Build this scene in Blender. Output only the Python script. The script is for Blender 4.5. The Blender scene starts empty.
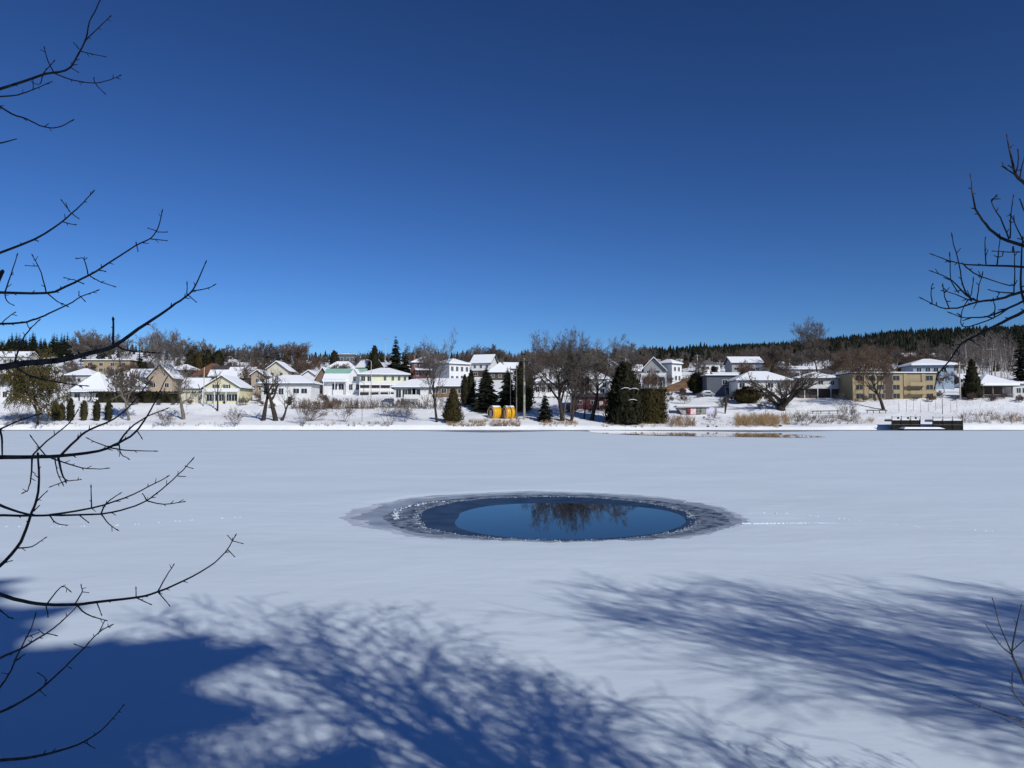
import bpy, math, random
from mathutils import Vector, Matrix, noise
R = math.radians
sc = bpy.context.scene
C = sc.collection
F, HY, CAMZ = 740.0, 417.0, 3.0
TILT = math.atan((HY - 384) / F)
SUN_AZ, SUN_EL = 144.0, 33.0           # clockwise from +Y; the sun stands behind the camera to the right

# ------------------------------------------------------------------ scene, camera, light
cam = bpy.data.cameras.new('camera'); co = bpy.data.objects.new('camera', cam); C.objects.link(co)
cam.sensor_width = 36; cam.lens = F * 36 / 1024; cam.clip_end = 8000; cam.clip_start = 0.05
co.location = (0, 0, CAMZ); co.rotation_euler = (R(90) + TILT, 0, 0); sc.camera = co
w = bpy.data.worlds.new('World'); sc.world = w; w.use_nodes = True
nt = w.node_tree; bg = nt.nodes['Background']
sky = nt.nodes.new('ShaderNodeTexSky'); sky.sky_type = 'NISHITA'; sky.sun_disc = False
sky.sun_elevation = R(SUN_EL); sky.sun_rotation = R(SUN_AZ)
sky.altitude = 1000; sky.air_density = 1.0; sky.dust_density = 0.0; sky.ozone_density = 8.0
gm = nt.nodes.new('ShaderNodeGamma'); gm.inputs[1].default_value = 1.45
sk = nt.nodes.new('ShaderNodeVectorMath'); sk.operation = 'SCALE'; sk.inputs['Scale'].default_value = 0.80
nt.links.new(sky.outputs[0], sk.inputs[0]); nt.links.new(sk.outputs[0], gm.inputs[0]); nt.links.new(gm.outputs[0], bg.inputs[0]); bg.inputs[1].default_value = 0.05
sun = bpy.data.lights.new('sun', 'SUN'); so = bpy.data.objects.new('sun', sun); C.objects.link(so)
sun.energy = 3.35; sun.angle = R(0.53); sun.color = (1.0, 0.965, 0.905)
sd = Vector((math.sin(R(SUN_AZ)) * math.cos(R(SUN_EL)), math.cos(R(SUN_AZ)) * math.cos(R(SUN_EL)), math.sin(R(SUN_EL))))
so.rotation_euler = sd.to_track_quat('Z', 'Y').to_euler()
vs = sc.view_settings; vs.view_transform = 'Standard'; vs.look = 'None'; vs.exposure = 0.0; vs.gamma = 1.0

def P(px, py, Y):
    u, v = (px - 512) / F, (384 - py) / F
    d = Vector((u, math.cos(TILT) - v * math.sin(TILT), v * math.cos(TILT) + math.sin(TILT)))
    return Vector((0, 0, CAMZ)) + d * (Y / d.y)

# ------------------------------------------------------------------ materials
_m = {}
def mat(name, col, rough=0.85, spec=0.25, var=0.0, scale=3.0, bump=0.0, bscale=20.0, col2=None, stretch=None, detail=4.0):
    if name in _m: return _m[name]
    m = bpy.data.materials.new(name); m.use_nodes = True; t = m.node_tree
    b = t.nodes['Principled BSDF']
    b.inputs['Roughness'].default_value = rough; b.inputs['Specular IOR Level'].default_value = spec
    tc = t.nodes.new('ShaderNodeTexCoord'); vec = tc.outputs['Object']
    if stretch:
        mp = t.nodes.new('ShaderNodeMapping'); mp.inputs['Scale'].default_value = stretch
        t.links.new(vec, mp.inputs[0]); vec = mp.outputs[0]
    c1 = tuple(c * (1 - var) for c in col); c2 = col2 or tuple(min(1, c * (1 + var)) for c in col)
    n = t.nodes.new('ShaderNodeTexNoise'); n.inputs['Scale'].default_value = scale; n.inputs['Detail'].default_value = detail
    t.links.new(vec, n.inputs['Vector'])
    r = t.nodes.new('ShaderNodeValToRGB'); r.color_ramp.elements[0].position = 0.35; r.color_ramp.elements[1].position = 0.65
    r.color_ramp.elements[0].color = (*c1, 1); r.color_ramp.elements[1].color = (*c2, 1)
    t.links.new(n.outputs['Fac'], r.inputs[0]); t.links.new(r.outputs[0], b.inputs['Base Color'])
    if bump:
        n2 = t.nodes.new('ShaderNodeTexNoise'); n2.inputs['Scale'].default_value = bscale; n2.inputs['Detail'].default_value = 5
        t.links.new(vec, n2.inputs['Vector'])
        bp = t.nodes.new('ShaderNodeBump'); bp.inputs['Strength'].default_value = 1.0; bp.inputs['Distance'].default_value = bump
        t.links.new(n2.outputs['Fac'], bp.inputs['Height']); t.links.new(bp.outputs[0], b.inputs['Normal'])
    _m[name] = m
    return m
def wallmat(name, col, board=0.22):
    """painted clapboard: thin horizontal laps as bump, slight weathering"""
    if name in _m: return _m[name]
    m = mat(name, col, 0.7, 0.3, 0.07, 0.9); t = m.node_tree; b = t.nodes['Principled BSDF']
    tc = t.nodes.new('ShaderNodeTexCoord'); wv = t.nodes.new('ShaderNodeTexWave'); wv.bands_direction = 'Z'; wv.wave_profile = 'SAW'
    wv.inputs['Scale'].default_value = 0.314 / board / 2; wv.inputs['Distortion'].default_value = 0
    t.links.new(tc.outputs['Object'], wv.inputs['Vector'])
    bp = t.nodes.new('ShaderNodeBump'); bp.inputs['Distance'].default_value = 0.02; bp.inputs['Strength'].default_value = 0.6
    t.links.new(wv.outputs['Fac'], bp.inputs['Height']); t.links.new(bp.outputs[0], b.inputs['Normal'])
    return m

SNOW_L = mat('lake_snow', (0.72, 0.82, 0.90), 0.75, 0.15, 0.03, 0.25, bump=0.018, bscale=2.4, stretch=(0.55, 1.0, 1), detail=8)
SNOW_B = mat('bank_snow', (0.91, 0.93, 0.945), 0.75, 0.15, 0.04, 0.2, bump=0.10, bscale=0.8)
SNOW_R = mat('roof_snow', (0.88, 0.90, 0.93), 0.75, 0.15, 0.02, 0.4, bump=0.06, bscale=0.8)
SNOW_D = mat('melted_edge', (0.62, 0.61, 0.58), 0.8, 0.15, 0.12, 0.6, bump=0.05, bscale=2)
BARK = mat('bark_dark', (0.052, 0.043, 0.036), 0.9, 0.1, 0.35, 6, bump=0.02, bscale=9, stretch=(1, 1, .25))
BARK_B = mat('bark_branch', (0.062, 0.05, 0.042), 0.8, 0.2, 0.5, 30, bump=0.002, bscale=120)
BARK_G = mat('bark_grey', (0.17, 0.145, 0.12), 0.9, 0.1, 0.3, 5, bump=0.02, bscale=8, stretch=(1, 1, .25))
BARK_P = mat('bark_pale', (0.42, 0.38, 0.34), 0.9, 0.1, 0.3, 3)
TWIG = mat('twig_brown', (0.11, 0.09, 0.077), 0.9, 0.1, 0.25, 0.6)
TWIG_G = mat('twig_grey', (0.15, 0.13, 0.118), 0.9, 0.1, 0.25, 0.6)
TWIG_R = mat('twig_russet', (0.13, 0.088, 0.064), 0.9, 0.1, 0.25, 0.6)
TWIG_O = mat('twig_olive', (0.135, 0.10, 0.035), 0.9, 0.1, 0.3, 0.4, col2=(0.085, 0.078, 0.032))
SPRUCE = mat('spruce_needles', (0.012, 0.016, 0.011), 0.9, 0.1, 0.4, 0.7, col2=(0.022, 0.026, 0.016))
CEDAR = mat('cedar_green', (0.035, 0.042, 0.018), 0.9, 0.1, 0.4, 0.8, col2=(0.075, 0.060, 0.025))
CEDAR_D = mat('cedar_dark', (0.014, 0.018, 0.012), 0.9, 0.1, 0.4, 0.9, col2=(0.046, 0.042, 0.02))
CEDAR_B = mat('cedar_brown', (0.085, 0.06, 0.022), 0.9, 0.1, 0.4, 0.8, col2=(0.055, 0.05, 0.02))
REED = mat('dry_reed', (0.42, 0.30, 0.16), 0.9, 0.1, 0.3, 0.8, col2=(0.30, 0.19, 0.10))
REED_B = mat('dry_brush', (0.17, 0.12, 0.085), 0.9, 0.1, 0.3, 0.8)
GLASS = mat('window_glass', (0.02, 0.024, 0.03), 0.08, 0.5)
TRIM = mat('white_trim', (0.78, 0.78, 0.76), 0.6)
DARKTRIM = mat('dark_trim', (0.05, 0.045, 0.04), 0.6)
ROOF_D = mat('roof_dark', (0.06, 0.06, 0.065), 0.9, 0.2, 0.2, 1.5)
WOOD = mat('brown_wood', (0.13, 0.075, 0.045), 0.85, 0.2, 0.3, 2, stretch=(.3, 1, 3))
WOOD_G = mat('grey_wood', (0.20, 0.18, 0.16), 0.85, 0.2, 0.25, 2, stretch=(.3, 1, 3))
WOOD_K = mat('black_timber', (0.018, 0.016, 0.014), 0.85, 0.2, 0.3, 2)
CONC = mat('concrete', (0.40, 0.39, 0.37), 0.9, 0.2, 0.15, 0.8)
METAL = mat('grey_metal', (0.45, 0.46, 0.47), 0.5, 0.5)

# ------------------------------------------------------------------ mesh builder
class MB:
    def __init__(s): s.v = []; s.f = []; s.m = []
    def add(s, vs_, fs, mi=0):
        o = len(s.v); s.v.extend(vs_)
        for f in fs: s.f.append([i + o for i in f]); s.m.append(mi)
    def box(s, x0, x1, y0, y1, z0, z1, mi=0):
        v = [(x0, y0, z0), (x1, y0, z0), (x1, y1, z0), (x0, y1, z0), (x0, y0, z1), (x1, y0, z1), (x1, y1, z1), (x0, y1, z1)]
        s.add(v, [(0, 3, 2, 1), (4, 5, 6, 7), (0, 1, 5, 4), (1, 2, 6, 5), (2, 3, 7, 6), (3, 0, 4, 7)], mi)
    def bar(s, a, b, r, n=4, mi=0, r2=None): s.tube([a, b], [r, r if r2 is None else r2], n, mi)
    def tube(s, pts, rad, n=5, mi=0):
        pts = [Vector(p) for p in pts]; o = len(s.v); k = len(pts)
        d = (pts[1] - pts[0]); ref = Vector((0, 0, 1)) if abs(d.normalized().z) < 0.9 else Vector((1, 0, 0))
        for i, p in enumerate(pts):
            t = pts[min(i + 1, k - 1)] - pts[max(i - 1, 0)]
            if t.length < 1e-9: t = d
            t.normalize(); a = t.cross(ref)
            if a.length < 1e-6: a = t.orthogonal()
            a.normalize(); b = t.cross(a); ref = -a.cross(t) if False else ref
            for j in range(n):
                an = 2 * math.pi * j / n
                s.v.append(tuple(p + (a * math.cos(an) + b * math.sin(an)) * rad[i]))
        for i in range(k - 1):
            for j in range(n):
                q = (j + 1) % n
                s.f.append([o + i * n + j, o + i * n + q, o + (i + 1) * n + q, o + (i + 1) * n + j]); s.m.append(mi)
        s.f.append([o + j for j in range(n)][::-1]); s.m.append(mi)
        s.f.append([o + (k - 1) * n + j for j in range(n)]); s.m.append(mi)
    def prism(s, bot, top, mi=0):
        """two matching outlines (lists of xyz) joined by side faces"""
        n = len(bot); o = len(s.v); s.v.extend([tuple(p) for p in bot] + [tuple(p) for p in top])
        s.f.append([o + i for i in range(n)][::-1]); s.f.append([o + n + i for i in range(n)]); s.m += [mi, mi]
        for i in range(n):
            j = (i + 1) % n; s.f.append([o + i, o + j, o + n + j, o + n + i]); s.m.append(mi)
    def mesh(s, name, mats, smooth=False):
        me = bpy.data.meshes.new(name); me.from_pydata(s.v, [], s.f)
        for m in (mats if isinstance(mats, (list, tuple)) else [mats]): me.materials.append(m)
        me.polygons.foreach_set('material_index', s.m)
        if smooth: me.polygons.foreach_set('use_smooth', [True] * len(s.f))
        me.update(); return me
    def build(s, name, mats, parent=None, smooth=False, loc=None):
        return link(name, s.mesh(name, mats, smooth), parent, loc)
def link(name, me, parent=None, loc=None):
    o = bpy.data.objects.new(name, me); C.objects.link(o)
    if parent: o.parent = parent
    if loc is not None: o.location = loc
    return o
def tag(o, label=None, cat=None, group=None, kind=None):
    if label: o['label'] = label
    if cat: o['category'] = cat
    if group: o['group'] = group
    if kind: o['kind'] = kind
    return o
def thing(name, label, cat, loc, rz=0.0, group=None):
    o = bpy.data.objects.new(name, None); C.objects.link(o); o.location = loc; o.rotation_euler = (0, 0, rz); o.empty_display_size = 0.2
    return tag(o, label, cat, group)
def kids(o): return [c for c in C.objects if c.parent == o]
def dup(parts, name, label, cat, loc, rz, scale, group):
    """copy of a thing given its list of part objects (no sub-parts)"""
    r = thing(name, label, cat, loc, rz, group); r.scale = scale if isinstance(scale, tuple) else (scale,) * 3
    for p in parts:
        c = p.copy(); C.objects.link(c); c.parent = r
    return r

# ------------------------------------------------------------------ terrain of the far bank
ROWS = [168, 171, 172.2, 177, 190, 200, 215, 240, 270, 310, 360, 420, 520, 700, 900, 1100, 2500]
COLS = [
 (-300, [430, 430, 425, 421, 414, 404, 398, 391, 383, 374, 366, 358, 350, 346, 345, 346, 356]),
 (0,    [430, 430, 425, 421, 414, 404, 398, 391, 383, 374, 366, 358, 350, 346, 345, 346, 356]),
 (150,  [430, 430, 425, 421, 415, 404, 399, 392, 384, 375, 367, 361, 356, 353, 352, 353, 360]),
 (300,  [430, 430, 425, 421, 414, 406, 400, 392, 384, 375, 368, 365, 362, 360, 360, 360, 365]),
 (500,  [430, 430, 425, 421, 414, 406, 398, 390, 382, 374, 367, 363, 361, 360, 360, 360, 365]),
 (680,  [430, 430, 427, 424, 416, 406, 398, 390, 382, 373, 366, 363, 360, 358, 357, 359, 365]),
 (800,  [430, 430, 427, 423.5, 414, 403, 396, 388, 380, 374, 369, 364, 358, 352, 349, 352, 360]),
 (900,  [430, 430, 425, 420, 410, 399, 395, 389, 382, 375, 368, 362, 354, 343, 337, 341, 352]),
 (1024, [430, 430, 425, 420, 409, 398, 395, 389, 382, 374, 366, 360, 350, 339, 332, 336, 350]),
 (1350, [430, 430, 425, 420, 409, 398, 395, 389, 382, 374, 366, 358, 347, 336, 328, 332, 346])]
def ground(x, Y):
    px = 512 + F * x / Y
    Yc = min(max(Y, ROWS[0]), ROWS[-1] - 1e-3)
    i = 0
    while ROWS[i + 1] <= Yc: i += 1
    t = (Yc - ROWS[i]) / (ROWS[i + 1] - ROWS[i])
    px = min(max(px, COLS[0][0]), COLS[-1][0] - 1e-3); j = 0
    while COLS[j + 1][0] <= px: j += 1
    s = (px - COLS[j][0]) / (COLS[j + 1][0] - COLS[j][0])
    a = COLS[j][1]; b = COLS[j + 1][1]
    za = [3 + (HY - q) * yy / F for q, yy in ((a[i], ROWS[i]), (a[i + 1], ROWS[i + 1]))]
    zb = [3 + (HY - q) * yy / F for q, yy in ((b[i], ROWS[i]), (b[i + 1], ROWS[i + 1]))]
    z = (za[0] * (1 - t) + za[1] * t) * (1 - s) + (zb[0] * (1 - t) + zb[1] * t) * s
    k = min(1, max(0, (Y - 171) / 6))
    z += k * (0.45 * noise.noise((x / 9, Y / 7, 1.3)) + 0.16 * noise.noise((x / 2.4, Y / 2.4, 5)))
    if Y < 172: z += 0.35 * min(1, max(0, Y - 169.5)) * noise.noise((x / 5, 2.2, 0.4)) - 0.3 * min(1, max(0, 171 - Y))
    return z
def hit(px, py, Y=None):
    """where the line of sight through a picture point meets the far bank"""
    if Y is None:
        Y = 172.0; prev = Y
        while Y < 1200:
            p = P(px, py, Y)
            if p.z <= ground(p.x, Y): break
            prev = Y; Y *= 1.004
        Y = prev
    p = P(px, py, Y); return Vector((p.x, Y, ground(p.x, Y)))

mb = MB(); us = [-1.25 + 2.5 * i / 230 for i in range(231)]
ys = [168.5, 169.5, 170.2, 171, 171.5, 172.2]; y = 172.8
while y < 2500: ys.append(y); y *= 1.006 if y < 300 else 1.03
ys.append(2500)
for y in ys:
    for u in us: mb.v.append((u * y, y, ground(u * y, y)))
n = len(us)
for i in range(len(ys) - 1):
    for j in range(n - 1): mb.f.append([i * n + j, i * n + j + 1, (i + 1) * n + j + 1, (i + 1) * n + j]); mb.m.append(0)
tag(mb.build('snowy_hillside', SNOW_B, smooth=True), kind='structure')

# ------------------------------------------------------------------ near bank, behind and under the camera
def near(x, y):
    e = y - 0.35 * noise.noise((x / 3, 7.1, 0)) - 0.0
    t = min(1, max(0, (4.6 - e) / 3.4)); t = t * t * (3 - 2 * t)
    return -0.15 + 1.55 * t + (0.06 * noise.noise((x / 1.5, y / 1.5, 3)) + min(0, y + 3) * -0.03) * t
mb = MB(); xs = [-60 + 120 * i / 150 for i in range(151)]; ny = [-45 + 52 * i / 90 for i in range(91)]
for y in ny:
    for x in xs: mb.v.append((x, y, near(x, y)))
n = len(xs)
for i in range(len(ny) - 1):
    for j in range(n - 1): mb.f.append([i * n + j, i * n + j + 1, (i + 1) * n + j + 1, (i + 1) * n + j]); mb.m.append(0)
tag(mb.build('near_bank', SNOW_B, smooth=True), kind='structure')

# ------------------------------------------------------------------ the frozen lake and its round hole
PC = Vector((1.2, 23.2, 0))
def ring(r4, amp, seed, sq=1.0):
    """radius by angle through right, back, left, front"""
    def fn(a):
        k = (a / (math.pi / 2)) % 4; i = int(k); t = k - i; t = t * t * (3 - 2 * t)
        r = r4[i] * (1 - t) + r4[(i + 1) % 4] * t
        return r + amp * (noise.noise((math.cos(a) * 2.2, math.sin(a) * 2.2, seed)) + 0.5 * noise.noise((math.cos(a) * 9, math.sin(a) * 9, seed)) + 0.3 * noise.noise((math.cos(a) * 28, math.sin(a) * 28, seed)))
    return fn
b0 = ring((4.05, 3.3, 2.85, 4.55), 0.05, 1.0)
b1 = ring((4.35, 5.35, 4.1, 4.72), 0.16, 2.0)
b2 = ring((5.35, 5.95, 5.15, 4.95), 0.24, 3.0)
b3 = ring((5.9, 7.0, 6.3, 5.2), 0.42, 4.0)
NA = 420
def annulus(name, ra, rb, za, zb, m, nr=4, amp=0.0, hug=0.0):
    q = MB()
    for k in range(nr + 1):
        t = k / nr
        for i in range(NA):
            a = 2 * math.pi * i / NA; r = ra(a) * (1 - t) + rb(a) * t
            x, y = PC.x + r * math.cos(a), PC.y + r * math.sin(a)
            z = za * (1 - t) + zb * t + (amp * noise.noise((x * 4, y * 4, 2)) * (0 if k in (0, nr) else 1))
            q.v.append((x, y, z))
    for k in range(nr):
        for i in range(NA):
            j = (i + 1) % NA; q.f.append([k * NA + i, (k + 1) * NA + i, (k + 1) * NA + j, k * NA + j]); q.m.append(0)
    return tag(q.build(name, m, smooth=True), kind='structure')
WATER = mat('open_water', (0.004, 0.010, 0.020), 0.02, 0.5); WATER.node_tree.nodes['Principled BSDF'].inputs['IOR'].default_value = 1.19
THIN = mat('thin_ice', (0.012, 0.026, 0.055), 0.38, 0.2, 0.4, 1.2, col2=(0.028, 0.048, 0.085), bump=0.004, bscale=6)
FROST = mat('frosted_ice', (0.045, 0.07, 0.105), 0.5, 0.3, 0.2, 3.0, col2=(0.26, 0.31, 0.37), bump=0.03, bscale=9, detail=9)
SLUSH = mat('grey_slush', (0.27, 0.325, 0.40), 0.5, 0.3, 0.14, 1.1, col2=(0.40, 0.46, 0.54), bump=0.02, bscale=5, detail=8)
q = MB(); q.v = [(PC.x, PC.y, -0.06)] + [(PC.x + b0(2 * math.pi * i / NA) * math.cos(2 * math.pi * i / NA), PC.y + b0(2 * math.pi * i / NA) * math.sin(2 * math.pi * i / NA), -0.06) for i in range(NA)]
for i in range(NA): q.f.append([0, 1 + i, 1 + (i + 1) % NA]); q.m.append(0)
tag(q.build('water', WATER), kind='structure')
annulus('thin_ice', b0, b1, -0.06, -0.052, THIN, 4)
annulus('frosted_ice', b1, b2, -0.052, -0.035, FROST, 8, 0.03)
WET = mat('wet_snow', (0.46, 0.52, 0.60), 0.6, 0.2, 0.08, 0.9, col2=(0.62, 0.68, 0.77), bump=0.02, bscale=4, detail=8)
b25 = lambda a: b2(a) + (b3(a) - b2(a)) * min(.9, max(.25, .62 + .45 * noise.noise((math.cos(a) * 3, math.sin(a) * 3, 8)) + .2 * noise.noise((math.cos(a) * 14, math.sin(a) * 14, 8))))
annulus('slush', b2, b25, -0.035, -0.02, SLUSH, 5, 0.012)
annulus('wet_snow', b25, b3, -0.02, -0.012, WET, 4, 0.012)
q = MB(); NR = 90
def lake_z(x, y, r, re):
    k = min(1, max(0, (r - re) / 0.5)); f = 1 / (1 + max(0, r - 60) / 40)
    return -0.012 + k * 0.02 + k * f * (0.035 * noise.noise((x / 5, y / 2.2, 0.5)) + 0.012 * noise.noise((x / 1.3, y / 0.6, 3)))
for k in range(NR + 1):
    t = (k / NR)
    for i in range(NA):
        a = 2 * math.pi * i / NA; re = b3(a); r = re + (1.9 ** (t * 10.2) - 1) * 0.9
        x, y = PC.x + r * math.cos(a), PC.y + r * math.sin(a)
        q.v.append((x, y, lake_z(x, y, r, re)))
for k in range(NR):
    for i in range(NA):
        j = (i + 1) % NA; q.f.append([k * NA + i, (k + 1) * NA + i, (k + 1) * NA + j, k * NA + j]); q.m.append(0)
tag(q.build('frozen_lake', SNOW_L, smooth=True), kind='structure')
rng = random.Random(4)
q = MB()
def lump(q, x, y, z, s):
    h = s * rng.uniform(.5, 1.0); a0 = rng.random() * 6
    q.add([(x + s * math.cos(a0 + k * 1.257), y + s * math.sin(a0 + k * 1.257) * .8, z - .01) for k in range(5)] + [(x + rng.uniform(-.3, .3) * s, y, z + h)],
          [(0, 1, 5), (1, 2, 5), (2, 3, 5), (3, 4, 5), (4, 0, 5)])
for i in range(1100):
    a = rng.random() * 2 * math.pi
    if rng.random() < .62: r = b1(a) + rng.gauss(0.05, 0.07)
    else: r = b1(a) + (b2(a) - b1(a)) * rng.random() ** 1.3
    lump(q, PC.x + r * math.cos(a), PC.y + r * math.sin(a), -0.045, rng.uniform(.005, .018))
for i in range(150):                       # the white snow ridge that lies in the left of the ring
    a = rng.uniform(2.35, 3.35); r = b1(a) + (b2(a) - b1(a)) * (0.72 + 0.16 * math.sin(a * 5)) + rng.gauss(0, .06)
    lump(q, PC.x + r * math.cos(a), PC.y + r * math.sin(a), -0.035, rng.uniform(.015, .045))
for i in range(260):                       # crumbs along the edge of the snow
    a = rng.random() * 2 * math.pi; r = b3(a) + rng.gauss(0.0, 0.12)
    lump(q, PC.x + r * math.cos(a), PC.y + r * math.sin(a), -0.012, rng.uniform(.008, .025))
tag(q.build('frost_crystals', mat('frost', (.54, .60, .67), .7, .2, .15, 2)), 'white frost crumbs and snow bits strewn round the dark hole in the ice', 'frost', kind='stuff')

def sheet(name, pts, z, m):
    q = MB(); q.v = [(p[0], p[1], z) for p in pts]; q.f = [list(range(len(pts)))]; q.m = [0]
    return tag(q.build(name, m), kind='structure')
def lakept(px, py): return P(px, py, CAMZ * F / (py - HY) * 1.0)
def onlake(px, py):
    u, v = (px - 512) / F, (384 - py) / F
    d = Vector((u, math.cos(TILT) - v * math.sin(TILT), v * math.cos(TILT) + math.sin(TILT)))
    k = -CAMZ / d.z; return (d.x * k, d.y * k)
SHORE_ICE = mat('shore_ice', (0.20, 0.24, 0.30), 0.35, 0.4, 0.2, 0.15, col2=(0.34, 0.38, 0.43))
top, bot = [], []
for i in range(90):
    px = -420 + i * 21; x = (px - 512) / F * 171
    wide = 430.75 + 0.25 * noise.noise((px / 60, 0, 0)) + (1.9 * max(0, 1 - abs(px - 490) / 75) + 1.7 * max(0, 1 - abs(px - 700) / 130) ** .5)
    bot.append(onlake(px, wide)); top.append((x, 172.5))
sheet('shore_ice', bot + top[::-1], 0.030, SHORE_ICE)
edge_top = [(588, 430.6), (620, 430.8), (660, 431.2), (700, 431.6), (740, 432.2), (780, 433.4), (806, 435.2), (826, 437.1)]
edge_bot = [(826, 437.3), (806, 437.8), (780, 437.7), (740, 437.2), (700, 436.6), (660, 435.9), (630, 434.9), (606, 433.8), (588, 432.0)]
pts = []
for L in (edge_top, edge_bot):
    for (a, b) in zip(L, L[1:]):
        for k in range(5):
            t = k / 5; pts.append(onlake(a[0] + (b[0] - a[0]) * t, a[1] + (b[1] - a[1]) * t + 0.12 * noise.noise((a[0] + t * 5, 3, 1)) * 2))
sheet('water', pts, 0.040, WATER)
# tracks of an animal over the snow: little heaps of kicked-up snow, and a low drift beside the hole
q = MB()
for (pts, gap, s0) in ((( (745, 513), (790, 514), (835, 518), (880, 524), (940, 529), (1012, 533)), 13, .028), (((8, 527), (60, 527), (110, 526), (160, 523), (215, 519), (262, 516)), 17, .026)):
    for (a, b) in zip(pts, pts[1:]):
        m_ = max(1, int((b[0] - a[0]) / gap))
        for k in range(m_):
            t = (k + rng.uniform(-.38, .38)) / m_; x, y = onlake(a[0] + (b[0] - a[0]) * t, a[1] + (b[1] - a[1]) * t)
            for _ in range(2): lump(q, x + rng.gauss(0, .06), y + rng.gauss(0, .05), 0.01, s0 * rng.uniform(.7, 1.2))
tag(q.build('animal_tracks', SNOW_L), 'dotted lines of animal tracks crossing the snow beside the round hole', 'tracks', kind='stuff')
q = MB()
for i in range(140):
    t = rng.random(); x, y = onlake(742 + 95 * t, 524.2 - 1.0 * t + rng.gauss(0, .15)); lump(q, x, y, 0.012, (.012 + .03 * (1 - t)) * rng.uniform(.6, 1.2))
tag(q.build('snow_ridge', SNOW_L), 'low ridge of broken snow running right from the hole', 'snow', kind='stuff')

# ------------------------------------------------------------------ tree makers
def rv(rg, s=1.0): return Vector((rg.gauss(0, s), rg.gauss(0, s), rg.gauss(0, s)))
def grow(tr, tw, rg, p, d, L, r, lev, par, depth=0):
    """one limb; par holds the habit: kids per level, up pull, wobble, angle"""
    n = 5 if lev > 1 else 3
    pts = [p.copy()]; rad = [r]; d = d.normalized(); q = p.copy()
    for i in range(n):
        up = par['up'] if depth > 0 else par['up0']
        if lev <= 1: up = par.get('tip', up)
        d = (d + rv(rg, par['wob']) + Vector((0, 0, up))).normalized(); q = q + d * (L / n)
        pts.append(q.copy()); rad.append(max(r * (1 - 0.75 * (i + 1) / n), par['rmin'] * .7))
    tgt = tr if lev >= par['trunklev'] else tw
    tgt.tube(pts, rad, 6 if depth == 0 else (5 if lev >= par['trunklev'] else 3))
    if lev == 0: return
    nk = par['kids'][min(depth, len(par['kids']) - 1)]
    for k in range(nk):
        t = par['from'] + (1 - par['from']) * (k + rg.random()) / nk
        if depth == 0: t = par['fork'] + (1 - par['fork']) * (k + rg.random()) / nk
        i = min(int(t * n), n - 1); s = t * n - i
        b = pts[i].lerp(pts[i + 1], s); dd = (pts[i + 1] - pts[i]).normalized()
        side = rv(rg); side = (side - dd * side.dot(dd)).normalized()
        if depth == 0:
            an = k * 2.4 + rg.uniform(-.4, .4); side = Vector((math.cos(an), math.sin(an), 0))
        ang = R(rg.gauss(par['ang'][min(depth, len(par['ang']) - 1)], 8))
        nd = dd * math.cos(ang) + side * math.sin(ang)
        ratio = par['ratio'][min(depth, len(par['ratio']) - 1)] * rg.uniform(.75, 1.2) * (1.15 - 0.45 * t if depth else 1.1 - .2 * t)
        grow(tr, tw, rg, b, nd, L * ratio, max(rad[i] * (0.62 if depth else .55), par['rmin']), lev - 1, par, depth + 1)
HABIT = dict(
 vase=dict(kids=(9, 8, 7, 6), up0=0.02, up=0.13, tip=.05, wob=.10, rmin=.022, trunklev=3, fork=.35, ang=(38, 42, 45), ratio=(.85, .55, .5, .5), **{'from': .25}),
 spread=dict(kids=(9, 8, 7, 6), up0=0.0, up=0.045, tip=.0, wob=.16, rmin=.022, trunklev=3, fork=.4, ang=(55, 45, 48), ratio=(.95, .6, .5, .5), **{'from': .32}),
 weep=dict(kids=(10, 9, 8, 7), up0=0.0, up=0.03, tip=-.22, wob=.14, rmin=.026, trunklev=3, fork=.3, ang=(55, 55, 55), ratio=(.9, .62, .5, .5), **{'from': .15}),
 slim=dict(kids=(12, 5, 4), up0=0.0, up=0.10, tip=.05, wob=.08, rmin=.02, trunklev=3, fork=.35, ang=(42, 40, 40), ratio=(.32, .5, .5), **{'from': .2}),
 oldtree=dict(kids=(6, 5, 5, 4), up0=0.0, up=0.05, tip=.06, wob=.2, rmin=.024, trunklev=2, fork=.45, ang=(45, 45, 50), ratio=(.8, .6, .5, .45), **{'from': .25}),
)
def bare_parts(seed, H, habit, lean=(0, 0), r0=None, trunk=.55, lev=4, flat=1.0, **over):
    rg = random.Random(seed); par = dict(HABIT[habit]); par.update(over); tr, tw = MB(), MB()
    L = H * trunk
    grow(tr, tw, rg, Vector((0, 0, -.4)), Vector((lean[0], lean[1], 1)), L, r0 or H * .018, lev, par)
    top = sorted(v[2] for v in tw.v)[int(len(tw.v) * .995)] if tw.v else H
    s = H / top
    for b in (tr, tw): b.v = [(x * s, y * s, z * s) for x, y, z in b.v]
    return tr, tw
def bare_tree(label, px, py, top, seed, habit, name='bare_tree', tmat=None, cmat=None, group='bare trees on the far bank', halfw=None, Y=None, cat='tree', **k):
    p = hit(px, py, Y); H = (py - top) * p.y / F
    tr, tw = bare_parts(seed, H, habit, **k)
    sx = 1.0
    if halfw:
        ex = sorted(abs(v[0]) for v in tw.v)[int(len(tw.v) * .95)]; sx = min(1.8, max(.45, halfw * p.y / F / ex))
        for b in (tr, tw): b.v = [(x * sx, y * sx, z) for x, y, z in b.v]
    o = thing(name, label, cat, p, 0, group)
    a = tr.build('trunk', tmat or BARK, o, True); b = tw.build('crown', cmat or TWIG, o)
    return o, [a, b]
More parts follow.
